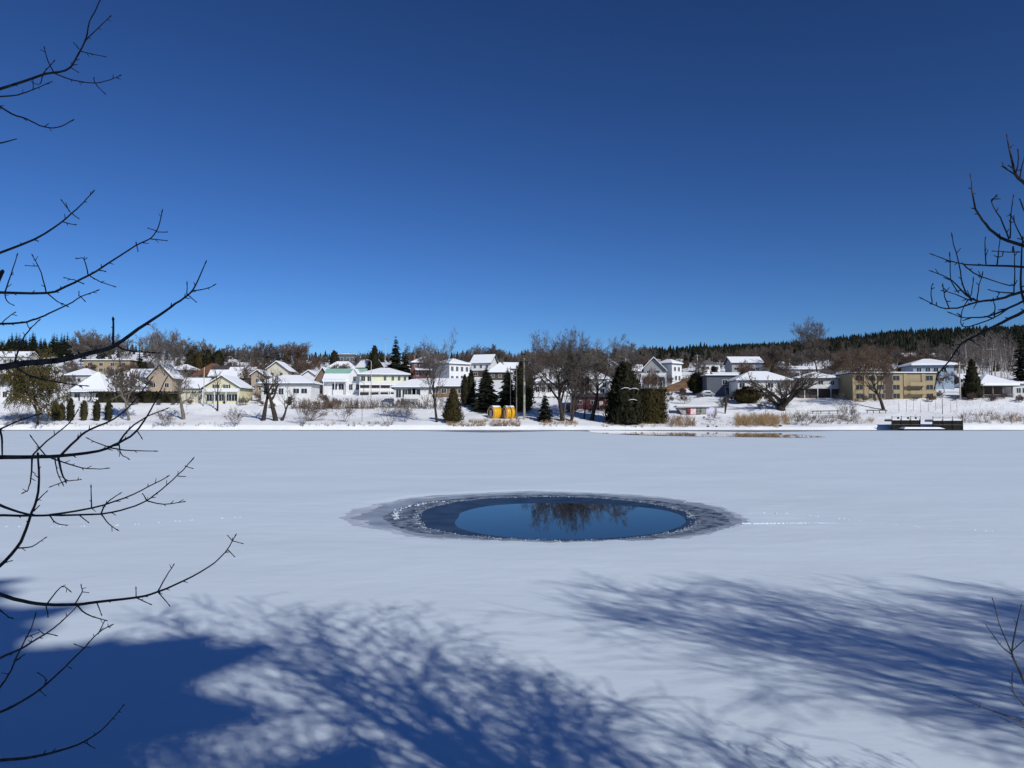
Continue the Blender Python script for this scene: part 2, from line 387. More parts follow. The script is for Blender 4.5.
def shrub_mb(seed, H, W, n=26, lev=2, rmin=.018):
    rg = random.Random(seed); q = MB()
    par = dict(kids=(6, 5, 3), up0=.06, up=.05, tip=.02, wob=.16, rmin=rmin, trunklev=9, fork=.3, ang=(38, 40, 40), ratio=(.55, .5, .5), **{'from': .2})
    for i in range(n):
        a = rg.random() * 6.283; s = rg.random() ** .6
        d = Vector((math.cos(a) * s * W / H * .9, math.sin(a) * s * W / H * .9, 1))
        grow(q, q, rg, Vector((math.cos(a) * s * W * .15, math.sin(a) * s * W * .15, -.1)), d, H * rg.uniform(.6, .95), .03 * max(1, H / 3), lev, par)
    return q
def conifer_mb(seed, H, Rb, whorls=34, fr=9, droop=.35, jag=.28, bare=.04):
    """needle fronds in whorls: each frond a drooping, ragged fan of small faces"""
    rg = random.Random(seed); q = MB(); t = MB()
    t.tube([(0, 0, -.4), (0, 0, H * .5), (0, 0, H * .97)], [H * .018, H * .011, .02], 6)
    for wv in range(whorls):
        f = bare + (1 - bare) * (wv + rg.random() * .6) / whorls; z = H * f
        rr = Rb * (1 - f) ** .85 * rg.uniform(1 - jag, 1 + jag * .6) + .12
        for k in range(fr):
            a = 6.283 * (k + rg.random() * .8) / fr; L = rr * rg.uniform(.75, 1.12); c, s_ = math.cos(a), math.sin(a)
            dr = L * droop * rg.uniform(.6, 1.3); wd = L * rg.uniform(.22, .34) + .1
            pts = []
            for i in range(4):
                u = i / 3; ww = wd * (0.25, 1.0, .75, .05)[i]
                x, y, zz = c * L * u, s_ * L * u, z - dr * u ** 1.4 + rg.uniform(-.05, .05) * L
                pts.append((x - s_ * ww, y + c * ww, zz - ww * .35)); pts.append((x, y, zz + .06 * L)); pts.append((x + s_ * ww, y - c * ww, zz - ww * .35))
            o = len(q.v); q.v.extend(pts)
            for i in range(3):
                b = o + i * 3
                q.f += [[b, b + 1, b + 4, b + 3], [b + 1, b + 2, b + 5, b + 4]]; q.m += [0, 0]
    return t, q
def cedar_mb(seed, H, Rb, prof='cone', n=1500, leaf=.28, box=None):
    """dense clipped-looking crown: a dark core with thousands of small sprays standing off it"""
    rg = random.Random(seed); q = MB(); NZ, NT = 12, 14
    def rad(f):
        if prof == 'cone': return Rb * (1 - f) ** .7 * (0.55 + .45 * min(1, f / .12))
        if prof == 'broad': return Rb * (1 - f) ** .55 * (0.8 + .2 * min(1, f / .15))
        if prof == 'column': return Rb * min(1, ((1 - f) / .35)) ** .6 * (0.75 + .25 * min(1, f / .15))
        if prof == 'egg': return Rb * math.sin(math.pi * min(1, (f * .88 + .12))) ** .6
        return Rb * math.sqrt(max(0, 1 - (2 * f - 1) ** 2))
    def surf(a, f):
        if box:
            hx, hy = box; c, s_ = math.cos(a), math.sin(a); k = 1 / max(abs(c) / hx, abs(s_) / hy)
            return c * k, s_ * k
        r = rad(f) * (1 + .26 * noise.noise((math.cos(a) * 1.9, math.sin(a) * 1.9, f * 4 + seed)) + .14 * noise.noise((math.cos(a) * 5, math.sin(a) * 5, f * 11 + seed)))
        return math.cos(a) * r, math.sin(a) * r
    for i in range(NZ + 1):
        f = i / NZ
        for j in range(NT):
            x, y = surf(6.283 * j / NT, min(f, .985)); q.v.append((x * .84, y * .84, f * H * .97))
    for i in range(NZ):
        for j in range(NT):
            k = (j + 1) % NT; q.f.append([i * NT + j, i * NT + k, (i + 1) * NT + k, (i + 1) * NT + j]); q.m.append(0)
    q.f.append([NZ * NT + j for j in range(NT)]); q.m.append(0)
    for i in range(n):
        f = rg.random() ** (1.3 if prof == 'cone' else 1.0); a = rg.random() * 6.283
        if box and rg.random() < .25:
            x, y = rg.uniform(-1, 1) * box[0], rg.uniform(-1, 1) * box[1]; f = 1.0
        else:
            x, y = surf(a, min(f, .99)); k = rg.uniform(.78, 1.12); x *= k; y *= k
        s = leaf * rg.uniform(.6, 1.4); d = Vector((x, y, .15)).normalized() if (x or y) else Vector((0, 0, 1))
        up = (Vector((0, 0, 1)) + rv(rg, .35)).normalized(); sd_ = d.cross(up)
        if sd_.length < 1e-3: continue
        sd_.normalize(); p = Vector((x, y, f * H)); tip = p + up * s * 1.5 + d * s * rg.uniform(.0, .8)
        q.add([tuple(p - sd_ * s * .5), tuple(p + sd_ * s * .5), tuple(tip + sd_ * s * .2), tuple(tip - sd_ * s * .2)], [(0, 1, 2, 3)])
    return q
def conifer(label, px, py, top, halfw, seed, name='spruce_tree', m=None, Y=None, group='evergreens on the far bank', **k):
    p = hit(px, py, Y); H = (py - top) * p.y / F; W = halfw * p.y / F
    t, q = conifer_mb(seed, H, W, **k); o = thing(name, label, 'tree', p, 0, group)
    return o, [t.build('trunk', BARK, o), q.build('crown', m or SPRUCE, o)]
def cedar(label, px, py, top, halfw, seed, prof='cone', name='cedar_tree', m=None, Y=None, group='evergreens on the far bank', n=1500, box=None, leaf=.3, cat='tree'):
    p = hit(px, py, Y); H = (py - top) * p.y / F; W = halfw * p.y / F
    q = cedar_mb(seed, H, W, prof, n, leaf, box); o = thing(name, label, cat, p, 0, group)
    t = MB(); t.tube([(0, 0, -.5), (0, 0, H * .5)], [max(.08, W * .09), .05], 6)
    q.v = [(x, y, z + .25) for x, y, z in q.v]
    return o, [t.build('trunk', BARK, o), q.build('crown', m or CEDAR, o)]

# ------------------------------------------------------------------ houses
HOUSES = 'houses on the far bank'
FOOT = []
def roof_polys(kind, W, D, He, rise, o):
    h = W / 2
    if kind == 'flat': return [[(-h - o, -o, He), (h + o, -o, He), (h + o, D + o, He), (-h - o, D + o, He)]]
    if kind == 'shed':
        s = rise / D; return [[(-h - o, -o, He - s * o), (h + o, -o, He - s * o), (h + o, D + o, He + rise + s * o), (-h - o, D + o, He + rise + s * o)]]
    if kind == 'gable_side':
        s = rise / (D / 2); e = He - s * o; z = He + rise
        return [[(-h - o, -o, e), (h + o, -o, e), (h + o, D / 2, z), (-h - o, D / 2, z)],
                [(h + o, D + o, e), (-h - o, D + o, e), (-h - o, D / 2, z), (h + o, D / 2, z)]]
    if kind == 'gable_front':
        s = rise / h; e = He - s * o; z = He + rise
        return [[(h + o, -o, e), (h + o, D + o, e), (0, D + o, z), (0, -o, z)],
                [(-h - o, D + o, e), (-h - o, -o, e), (0, -o, z), (0, D + o, z)]]
    if kind == 'hip':
        k = min(h, D / 2); s = rise / k; e = He - s * o; z = He + rise
        A, B, E_, G = (-h - o, -o, e), (h + o, -o, e), (h + o, D + o, e), (-h - o, D + o, e)
        if W >= D: r1, r2 = (-h + k, D / 2, z), (h - k + 1e-3, D / 2, z); return [[A, B, r2, r1], [B, E_, r2], [E_, G, r1, r2], [G, A, r1]]
        r1, r2 = (0, k, z), (0, D - k, z); return [[A, B, r1], [B, E_, r2, r1], [E_, G, r2], [G, A, r1, r2]]
def slab(q, poly, t0, t1, mi=0): q.prism([(x, y, z + t0) for x, y, z in poly], [(x, y, z + t1) for x, y, z in poly], mi)
_wm = {}
def window(par, x, y, z, ww, hh, trim, rot=0.0, mull=True):
    key = (round(ww, 2), round(hh, 2), trim.name, mull)
    if key not in _wm:
        q = MB(); a, b, t = ww / 2, hh / 2, min(.08, ww * .08)
        q.box(-a - t, a + t, -.07, .02, b, b + t); q.box(-a - t, a + t, -.09, .02, -b - t, -b)
        q.box(-a - t, -a, -.07, .02, -b, b); q.box(a, a + t, -.07, .02, -b, b)
        if mull: q.box(-.03, .03, -.06, .02, -b, b)
        g = MB(); g.box(-a, a, -.035, -.012, -b, b)
        _wm[key] = (q.mesh('window', trim), g.mesh('pane', GLASS))
    o = link('window', _wm[key][0], par, (x, y, z)); o.rotation_euler = (0, 0, rot); link('pane', _wm[key][1], o); return o
def house(label, x0, x1, base, eave, ridge, kind, wall, D=8.0, yaw=0.0, Y=None, wk=1.0, wins=(), rwins=(), lwins=(), door=None, chim=None, roofm=None,
          snow=True, o=.5, trim=None, name='house', cat='house', group=HOUSES, balc=None, porch=None, gable_m=None, open_=False, snow_t=.32, lower=None):
    p = hit((x0 + x1) / 2, base, Y); s = p.y / F; W = (x1 - x0) * s * wk
    zg = CAMZ + (HY - base) * s                       # base in the picture, a little above or below the slope
    p.z = zg if abs(zg - p.z) < 6 else p.z
    He = (base - eave) * s; rise = max(.05, (eave - ridge) * s - (snow_t + .2))
    trim = trim or TRIM; h = W / 2
    root = thing(name, label, cat, p, R(yaw), group)
    q = MB()
    if open_:
        q.box(-h + .2, h - .2, D * .45, D, -3, He)
    elif kind == 'gable_side':
        q.prism([(-h, 0, -3), (-h, D, -3), (-h, D, He), (-h, D / 2, He + rise), (-h, 0, He)], [(h, 0, -3), (h, D, -3), (h, D, He), (h, D / 2, He + rise), (h, 0, He)])
    elif kind == 'gable_front':
        q.prism([(-h, 0, -3), (h, 0, -3), (h, 0, He), (0, 0, He + rise), (-h, 0, He)], [(-h, D, -3), (h, D, -3), (h, D, He), (0, D, He + rise), (-h, D, He)])
    elif kind == 'shed':
        q.prism([(-h, 0, -3), (-h, D, -3), (-h, D, He + rise), (-h, 0, He)], [(h, 0, -3), (h, D, -3), (h, D, He + rise), (h, 0, He)])
    else: q.box(-h, h, 0, D, -3, He)
    q.build('wall', wall, root)
    if lower:                                          # a storey of another colour, standing 3 cm proud
        q = MB(); q.box(-h - .03, h + .03, -.03, D + .03, -3, He * lower[0]); lo = q.build('lower_storey', lower[1], root)
    q = MB()
    for pl in roof_polys(kind, W, D, He, rise, o): slab(q, pl, 0.003, .2)
    rf = q.build('roof', roofm or ROOF_D, root)
    if snow:
        q = MB(); a, b = snow if isinstance(snow, tuple) else (0, 1)
        for pl in roof_polys(kind, W, D, He, rise, o - .08):
            if (a, b) != (0, 1) and len(pl) == 4:
                A, B, c, d = [Vector(v) for v in pl]; pl = [A.lerp(d, a), B.lerp(c, a), B.lerp(c, b), A.lerp(d, b)]; pl = [tuple(v) for v in pl]
            slab(q, pl, .203, .2 + snow_t)
        q.build('snow_cover', SNOW_R, rf)
    for (zf, xs_, ww, hh) in wins:
        for fx in xs_: window(root, fx * W, -.03 if lower and zf < lower[0] else 0, zf * He, ww, hh, trim)
    for (zf, ys_, ww, hh) in rwins:
        for fy in ys_: window(root, h + (.03 if lower and zf < lower[0] else 0), fy * D, zf * He, ww, hh, trim, R(90))
    for (zf, ys_, ww, hh) in lwins:
        for fy in ys_: window(root, -h - (.03 if lower and zf < lower[0] else 0), fy * D, zf * He, ww, hh, trim, R(-90))
    if door:
        q = MB(); q.box(-.5, .5, -.06, .02, -.4, 2.05); d = q.build('door', door[1], root, loc=(door[0] * W, -.03 if lower else 0, 0))
        q = MB(); q.box(.32, .40, -.11, -.063, .8, .95); q.build('handle', DARKTRIM, d)
    if chim:
        q = MB(); z = He + rise; q.box(-.35, .35, -.35, .35, -1.5, .9); q.box(-.42, .42, -.42, .42, .903, 1.02); q.build('chimney', mat('chimney_brick', (.22, .12, .09), .9, .1, .2, 3), rf, loc=(chim[0] * W, chim[1] * D, z))
    if balc:                                           # (x from, x to, floor height as a share, depth)
        xa, xb, zf, dp, bm = balc
        q = MB(); q.box(xa * W, xb * W, -dp, -.035, zf * He - .2, zf * He); q.build('balcony_floor', bm, root)
        q = MB(); z = zf * He
        q.box(xa * W, xb * W, -dp, -dp + .08, z + .9, z + 1.0); q.box(xa * W, xb * W, -dp + .01, -dp + .06, z + .12, z + .86)
        q.build('railing', bm, root)
        k = max(2, int((xb - xa) * W / 2.6) + 1)
        for i in range(k):
            x = xa * W + .1 + ((xb - xa) * W - .2) * i / (k - 1); q = MB(); q.box(-.09, .09, -.09, .09, -3 - z, z - .2); q.build('post', bm, root, loc=(x, -dp + .15, 0))
    if porch:                                          # (x from, x to, height share, depth, post material)
        xa, xb, zf, dp, bm = porch; z = zf * He
        pl = [(xa * W, -dp, z - .35), (xb * W, -dp, z - .35), (xb * W, -.01, z + .25), (xa * W, -.01, z + .25)]
        q = MB(); slab(q, pl, 0, .15); pr = q.build('porch_roof', bm, root)
        q = MB(); slab(q, pl, .153, .45); q.build('snow_cover', SNOW_R, pr)
        k = max(2, int((xb - xa) * W / 3) + 1)
        for i in range(k):
            x = xa * W + .15 + ((xb - xa) * W - .3) * i / (k - 1); q = MB(); q.box(-.1, .1, -.1, .1, -3, z - .36); q.build('post', bm, root, loc=(x, -dp + .2, 0))
    FOOT.append((p.x, p.y, W / 2 + 1.0, D + 1.0))
    return root, W, D, He, rise
WHT = wallmat('white_clapboard', (.74, .74, .73)); CRM = wallmat('cream_clapboard', (.64, .60, .47)); YEL = wallmat('yellow_clapboard', (.70, .66, .43))
PYEL = wallmat('pale_yellow_clapboard', (.74, .73, .51)); TAN = wallmat('tan_brick', (.36, .285, .165), .12); BRN = wallmat('brown_siding', (.20, .14, .095)); DBRN = wallmat('dark_brown_siding', (.075, .055, .045))
GRY = wallmat('grey_siding', (.34, .34, .35)); LGRY = wallmat('light_grey_siding', (.52, .53, .54)); SLT = wallmat('slate_siding', (.10, .11, .135)); RED = wallmat('dark_red_siding', (.15, .045, .04))
BLU = wallmat('blue_siding', (.29, .36, .45)); TANS = wallmat('tan_siding', (.42, .34, .25)); MAR = wallmat('maroon_siding', (.13, .04, .045))
MINT = mat('mint_roof', (.26, .47, .38), .6, .3, .06, .8); BRR = mat('brown_shingle', (.19, .085, .05), .9, .1, .15, 1.5); GRR = mat('grey_shingle', (.13, .13, .135), .9, .1, .15, 1.5)
E2 = (-.28, .28); E3 = (-.33, 0, .33); E4 = (-.36, -.12, .12, .36)

house('wide white house with a long snowy roof at the left edge under the spruce wood', -14, 28, 366, 356.5, 350.5, 'gable_side', LGRY, wins=[(.5, (-.05, .1, .36), 1.6, 1.5), (.5, (.23,), 2.2, 1.2)], chim=(.1, .5))
h_, W, D, He, ri = house('white house with a bare grey roof and a snowy dormer at the far left', -20, 25, 402, 384, 371, 'gable_side', WHT, wins=[(.42, (.27, .37), 1.0, 2.0), (.42, (-.1, .05), 1.2, 1.6)], roofm=GRR, snow=(.9, 1), porch=(.28, .5, .62, 1.4, TRIM))
q = MB(); q.prism([(-1.3, 0, -1), (1.3, 0, -1), (1.3, 0, .6), (0, 0, 1.5), (-1.3, 0, .6)], [(-1.3, 3, -1), (1.3, 3, -1), (1.3, 3, .6), (0, 3, 1.5), (-1.3, 3, .6)]); dm = q.build('dormer', WHT, h_, loc=(.20 * W, .9, He + .4))
q = MB(); slab(q, [(1.6, -.3, .42), (1.6, 3, .42), (0, 3, 1.53), (0, -.3, 1.53)], 0, .4); slab(q, [(-1.6, 3, .42), (-1.6, -.3, .42), (0, -.3, 1.53), (0, 3, 1.53)], 0, .4); q.build('snow_cover', SNOW_R, dm)
house('flat roofed tan block of two storeys, half hidden behind bare trees on the left slope', 83, 130, 374, 360.5, 357, 'flat', TAN, D=10, wins=[(.3, E4, 1.6, 1.4), (.72, E4, 1.6, 1.4)], name='apartment_block', cat='apartment block')
house('low white house under a steep pointed snow roof, left of two such roofs', 70, 106, 400, 391, 371, 'hip', WHT, D=9.5, wins=[(.5, (-.3, .3), 1.6, 1.2)], lower=None, porch=(-.5, .5, .95, 1.6, DARKTRIM))
house('white house with a tall peaked snow roof, right of two pointed roofs', 99, 131, 397, 385, 370, 'hip', WHT, D=8.5, wins=[(.5, E3, 1.2, 1.3)])
house('small grey brown house with a sharp white snowy gable behind the tall bare tree', 148, 172, 392, 377, 363, 'gable_front', TANS, D=7, wins=[(.45, E2, 1.3, 1.4)], o=.7)
house('grey house with a low snowy hip roof, left of the brown roof', 168, 193, 381, 370, 363.5, 'hip', GRY, wins=[(.5, E3, 1.2, 1.3)])
house('house with a bare reddish brown hip roof in front of the dark round cedars', 193, 224, 384, 374.5, 361.5, 'hip', GRY, D=9, roofm=BRR, snow=None, wins=[(.5, E3, 1.2, 1.2)])
house('house showing a white snow roof right of the brown roof and above the yellow gable', 209, 233, 387, 376, 364, 'gable_side', SLT, wins=[(.5, E2, 1.2, 1.2)], snow=(.0, .55))
h_, W, D, He, ri = house('pale yellow cottage with a white snowed porch and black shutters on its front gable', 203.5, 239.5, 403.5, 387.5, 374.5, 'gable_front', YEL, D=10, o=.55,
    wins=[(1.02, (-.16, .14), .75, 1.35), (.36, (-.34, -.18, .20, .36), 1.5, 1.75), (.36, (0,), 1.4, 1.75)], door=(.09, DARKTRIM), porch=(-.5, .5, .80, 1.2, TRIM), trim=TRIM)
for fx in (-.16, .14):
    for s_ in (-1, 1):
        q = MB(); q.box(-.2, .2, -.05, .02, -.72, .72); q.build('shutter', DARKTRIM, h_, loc=(fx * W + s_ * .73, 0, 1.02 * He))
q = MB(); hw = 3.4; q.prism([(-hw, 1.2, -3), (-hw, 8.5, -3), (-hw, 8.5, He), (-hw, 4.85, He + 2.6), (-hw, 1.2, He)], [(hw, 1.2, -3), (hw, 8.5, -3), (hw, 8.5, He), (hw, 4.85, He + 2.6), (hw, 1.2, He)])
wg = q.build('side_wing', CRM, h_, loc=(-W / 2 - hw - .02, 0, -.2))
q = MB(); slab(q, [(-hw - .4, .8, He - .25), (hw - .02, .8, He - .25), (hw - .02, 4.85, He + 2.6), (-hw - .4, 4.85, He + 2.6)], .003, .2); slab(q, [(hw - .02, 8.9, He - .25), (-hw - .4, 8.9, He - .25), (-hw - .4, 4.85, He + 2.6), (hw - .02, 4.85, He + 2.6)], .003, .2); wr = q.build('roof', ROOF_D, wg)
q = MB(); slab(q, [(-hw - .35, .85, He - .22), (hw - .02, .85, He - .22), (hw - .02, 4.85, He + 2.6), (-hw - .35, 4.85, He + 2.6)], .203, .5); slab(q, [(hw - .02, 8.8, He - .2), (-hw - .35, 8.8, He - .2), (-hw - .35, 4.85, He + 2.6), (hw - .02, 4.85, He + 2.6)], .203, .5); q.build('snow_cover', SNOW_R, wr)
house('dark brown house under a broad white roof, between the yellow cottage and the tan house', 227, 250, 388, 377, 366, 'gable_side', DBRN, D=9, wins=[(.55, E3, 1.2, 1.1)], o=.8)
house('narrow tan house tucked left of the low white bungalow', 251, 263, 395, 375, 369, 'gable_front', TANS, D=7, wins=[(.72, (0,), 1.0, 1.3), (.35, E2, .9, 1.3)])
house('cream gabled house standing behind the low white bungalow', 265, 288, 386, 370.5, 360.5, 'gable_front', CRM, D=8, wins=[(.75, (-.2, .2), 1.0, 1.3)], o=.7)
house('low white bungalow behind the three dark leaning trunks', 261, 311, 404, 383, 374, 'hip', WHT, D=9, wins=[(.6, (-.4, -.25, -.1), 1.3, 1.7), (.62, (.2, .36), 1.6, 1.3)], door=(.08, DARKTRIM), o=.8)
house('brown house with a narrow snow edged gable, left of the mint green roof', 315.5, 329.5, 393, 379, 366.5, 'gable_front', BRN, D=8, wins=[(.85, (0,), .8, 1.3), (.35, E2, .9, 1.3)], o=.6)
house('house showing only its white hip roof, right behind the mint green roof', 325, 356, 375, 369, 360.5, 'hip', LGRY, wins=[(.45, E4, 1.2, 1.0)])
h_, W, D, He, ri = house('white house with a mint green metal roof half under snow and a white front gable', 324, 362, 394, 380.5, 366.5, 'gable_side', WHT, D=10, roofm=MINT, snow=(0, .52), o=.6,
    wins=[(.55, (-.22, -.05), 1.5, 1.9)], door=(.13, DARKTRIM), porch=(-.5, .12, .97, 1.6, TRIM))
g = 2.5; q = MB(); q.prism([(-g, -.8, -3), (g, -.8, -3), (g, -.8, He + .1), (0, -.8, He + ri * .92), (-g, -.8, He + .1)], [(-g, 4.8, -3), (g, 4.8, -3), (g, 4.8, He + .1), (0, 4.8, He + ri * .92), (-g, 4.8, He + .1)]); gb = q.build('front_gable', WHT, h_, loc=(W * .31, 0, 0))
q = MB(); zz = He + ri * .92; sl = (ri * .92 - .1) / g
for s_ in (1, -1): slab(q, [(s_ * (g + .4), -1.2, He + .1 - sl * .4), (s_ * (g + .4), 4.8, He + .1 - sl * .4), (0, 4.8, zz), (0, -1.2, zz)][::s_], .003, .3)
q.build('gable_snow', SNOW_R, gb); window(h_, W * .31, -.8, He * 1.12, .7, 1.4, TRIM); window(h_, W * .22, -.8, He * .5, 1.1, 1.7, TRIM); window(h_, W * .40, -.8, He * .5, 1.1, 1.7, TRIM)
h_, W, D, He, ri = house('dark slate mansard house on the skyline above the mint green roof', 337, 354.5, 368, 354.5, 352.3, 'hip', SLT, D=9, wins=[(.62, (-.22, .12, .38), 1.4, 2.0)], snow_t=.15, o=.2)
house('white house with a tilted snowy roof below the dark pointed evergreen', 355.5, 373, 376, 367, 358.5, 'gable_side', LGRY, D=8, yaw=-24, wins=[(.5, E3, 1.2, 1.1)], o=.7)
h_, W, D, He, ri = house('large pale yellow house with a row of small windows and a brown veranda below', 360, 408, 394, 374.5, 366.5, 'hip', PYEL, D=12, yaw=8, lower=(.44, BRN),
    wins=[(.78, (-.43, -.30), 1.2, 1.5), (.80, (.02, .18, .31, .43), .75, 1.3), (.22, (-.3, -.1, .1, .3), 1.6, 1.5)], balc=(-.5, .5, .12, 2.2, TRIM), o=.8, porch=(-.5, .35, .5, 2.4, TRIM))
house('dark red two storey house with a snowy roof and a snowed lower porch', 412, 441, 378, 362.5, 355.5, 'hip', RED, D=9, yaw=10, wins=[(.75, (-.38, -.2, .1, .35), .9, 1.4), (.25, E3, 1.2, 1.4)], porch=(-.4, .25, .52, 2.4, DBRN), chim=(-.4, .4))
house('white three storey block with two rows of small windows and a bright blank right side', 443, 476, 389, 364, 357.5, 'hip', WHT, D=11, yaw=36, wk=.72, wins=[(.8, (-.36, -.12, .12, .36), .9, 1.5), (.42, (-.36, -.12, .12, .36), .9, 1.5), (.12, E3, .9, 1.3)], rwins=[(.8, (.3, .65), .8, 1.4)], name='apartment_block', cat='apartment block')
house('long low white bungalow with big dark windows, right below the pale yellow house', 394, 433, 404, 387, 378.5, 'hip', WHT, D=9, yaw=6, wins=[(.62, (-.38, -.22), 1.3, 2.2), (.70, (-.05, .07), 2.2, 1.7), (.7, (.42,), .8, 1.0)], balc=(-.24, .14, .34, 1.4, TRIM), o=.8)
house('low brown house with a white snow roof, between the bare elm and the narrow cedars', 431, 465, 397, 386, 377.5, 'gable_side', BRN, D=8, wins=[(.55, E4, 1.3, 1.3)], o=.7)
house('white gabled house on the skyline with a brown lower storey, above the big spruces', 471, 491, 377, 362.5, 353.5, 'gable_side', WHT, D=8, yaw=-18, lower=(.45, DBRN), wins=[(.72, E3, .9, 1.2), (.22, E2, 1.6, 1.2)], o=.7)
house('small dark house with a pointed white roof between the skyline gable and the utility pole', 489, 511, 380, 371.5, 361.5, 'hip', DBRN, wins=[(.5, E3, 1.1, 1.1)], o=.7)
house('house with a low white gable on the skyline, left behind the thick utility pole', 506, 524, 377, 368.5, 361.5, 'gable_side', GRY, yaw=14, wins=[(.5, E2, 1.1, 1.2)])
house('white house with a rounded snowy roof behind the first big spreading tree', 528, 553, 396, 382.5, 371.5, 'hip', WHT, D=8, wins=[(.5, E4, 1.0, 1.7)], o=.6)
house('tall white house with many narrow windows behind the spreading trees', 552, 579, 393, 371.5, 365, 'hip', WHT, D=9, wins=[(.78, E4, .9, 1.5), (.4, E4, .9, 1.5)], chim=(.2, .5))
house('red brick house on the slope behind the two big spreading trees', 567, 588, 380, 368.5, 362.5, 'gable_side', RED, wins=[(.5, E3, 1.0, 1.2)])
house('pale grey house with a wide snow roof left of the big dark cedar', 578, 609, 394, 378.5, 368.5, 'hip', LGRY, D=9, wins=[(.6, E4, 1.1, 1.5), (.2, E2, 1.3, 1.3)], o=.7)
house('low maroon boathouse with a dark roof behind the trunks of the spreading trees', 573, 607, 409, 397, 391.5, 'shed', MAR, D=6, snow=None, wins=[(.55, (-.3, .1), 1.2, .9)], door=(.33, TRIM), name='boathouse', cat='boathouse')
house('house with stepped snowy roofs above the crown of the big dark cedar', 603, 622, 381, 368.5, 360.5, 'gable_front', LGRY, yaw=-15, wins=[(.6, E2, 1.0, 1.2)], o=.6)
house('grey gabled house on the brow with a snow edged deck and a dark lower level', 644, 664, 389, 368.5, 356.5, 'gable_front', GRY, D=10, yaw=-14, lower=(.55, SLT), wins=[(.8, (-.25, .2), 1.2, 1.5), (.25, (.0, .3), 1.5, 1.5)], balc=(-.6, .62, .62, 2.4, TRIM), o=.7)
house('tall white house with a bright right side next to the grey gabled house', 667, 687, 386, 363.5, 358.5, 'hip', WHT, D=7, yaw=38, wk=.75, wins=[(.35, (-.1, .25), 1.0, 1.6), (.75, (-.2, .2), 1.0, 1.4)], rwins=[(.6, (.5,), .9, 1.3)])
house('small white house with a low dark hip roof in front of the wooded hill', 700, 720, 372, 364, 358.5, 'hip', WHT, D=8, wins=[(.5, E4, 1.1, 1.3)], snow=None, roofm=GRR, chim=(.1, .5))
house('long grey house with a wide snowy roof left of the tall lone tree', 732, 762, 378, 362.5, 355.5, 'gable_side', GRY, D=9, wins=[(.6, E4, 1.4, 1.1)], o=.7)
house('long flat snow roofed house below the wood, right above the spreading willow', 784, 820, 379, 369.5, 365, 'gable_side', GRY, D=9, wins=[(.5, E4, 1.3, 1.2)])
house('dark slate house with an open carport, right of the dark round pine', 707, 737, 396, 376, 371.5, 'flat', SLT, D=9, wins=[(.7, (.1, .35), 1.4, 1.3), (.25, (.25,), 2.4, 2.2)])
house('white house with a snowy roof behind the round brown bush and the spreading willow', 738, 791, 399, 380, 370, 'hip', WHT, D=10, wins=[(.72, (-.42, -.2, .12, .3), 1.5, 1.3), (.25, (-.3, -.05, .15, .35), 1.4, 1.3)], door=(.02, DARKTRIM), o=.7)
house('grey white house with a balcony and a brown basement, left of the tan block', 800, 838, 398, 378, 371, 'hip', LGRY, D=10, yaw=-6, lower=(.45, DBRN), wins=[(.75, (-.38, -.2, .05), 1.3, 1.4), (.75, (.35,), .9, 1.2)], balc=(-.42, .26, .50, 2.0, WHT), o=.7)
house('low shed with a sloping snow roof, shaded blue, beside the tan apartment block', 838, 856, 395, 389, 379.5, 'shed', SLT, D=8, wins=[(.5, E2, 1.6, .8)], name='shed', cat='shed')
h_, W, D, He, ri = house('long tan three storey apartment block with a flat snow edged roof', 853, 936.5, 399, 373.5, 371.8, 'flat', TAN, D=12, snow_t=.25, o=.35, trim=TANS, name='apartment_block', cat='apartment block',
    wins=[(z, (-.42, -.27, -.16, .02, .42), 1.9, 1.3) for z in (.12, .46, .82)])
q = MB(); q.box(-1.4, 1.4, -.05, .02, -.5, He - .1); q.build('stairwell_shade_panel', DBRN, h_, loc=(-.075 * W, 0, 0))  # flat dark panel on the wall; its colour stands in for the stairwell recess's shade
for z in (.18, .5):
    q = MB(); q.box(-2.2, 2.2, -1.6, -.01, 0, .2); q.box(-2.2, 2.2, -1.6, -1.5, .203, 1.0); q.build('balcony', TAN, h_, loc=(.25 * W, 0, z * He))
for fx in (-.345, .13, .345):
    q = MB(); q.box(-.5, .5, -.2, -.003, -3, He - .05); q.build('pier', TAN, h_, loc=(fx * W, 0, 0))
house('long low house with a thin white roof line at the foot of the wooded hill', 896, 963, 363, 356.5, 352, 'gable_side', DBRN, D=10, wins=[(.5, E4, 1.6, 1.2)])
house('blue grey house with a thick snow roof and a white corner, behind the tan block', 915, 953, 389, 365, 357.5, 'hip', BLU, D=10, yaw=-8, wins=[(.8, (-.36, -.14, .06, .25), 1.5, 1.5), (.4, (.2,), 1.2, 1.2)], o=.9, snow_t=.6)
house('open sided pavilion under a thick domed snow roof on the right', 981, 1016, 398, 385, 373, 'hip', DBRN, D=10, o=.8, open_=True, snow_t=.7, porch=None, name='pavilion', cat='pavilion')
pav = [o for o in C.objects if o.name.startswith('pavilion')][0]
for x in (-7.2, -2.5, 2.5, 7.2):
    q = MB(); q.box(-.14, .14, -.14, .14, -3, 3.3); q.build('post', WOOD_G, pav, loc=(x * .55, .2, 0))
q = MB(); q.box(-4.4, 4.4, -.05, .05, .75, .95); q.box(-4.4, 4.4, -.05, .05, .25, .38); q.build('railing', WOOD_G, pav, loc=(0, .03, 0))
house('small bluish white house at the right edge, partly behind the pavilion', 1013, 1042, 397, 384, 378.5, 'gable_side', LGRY, D=8, wins=[(.5, (-.3, -.1, .2), 1.2, 1.4)])

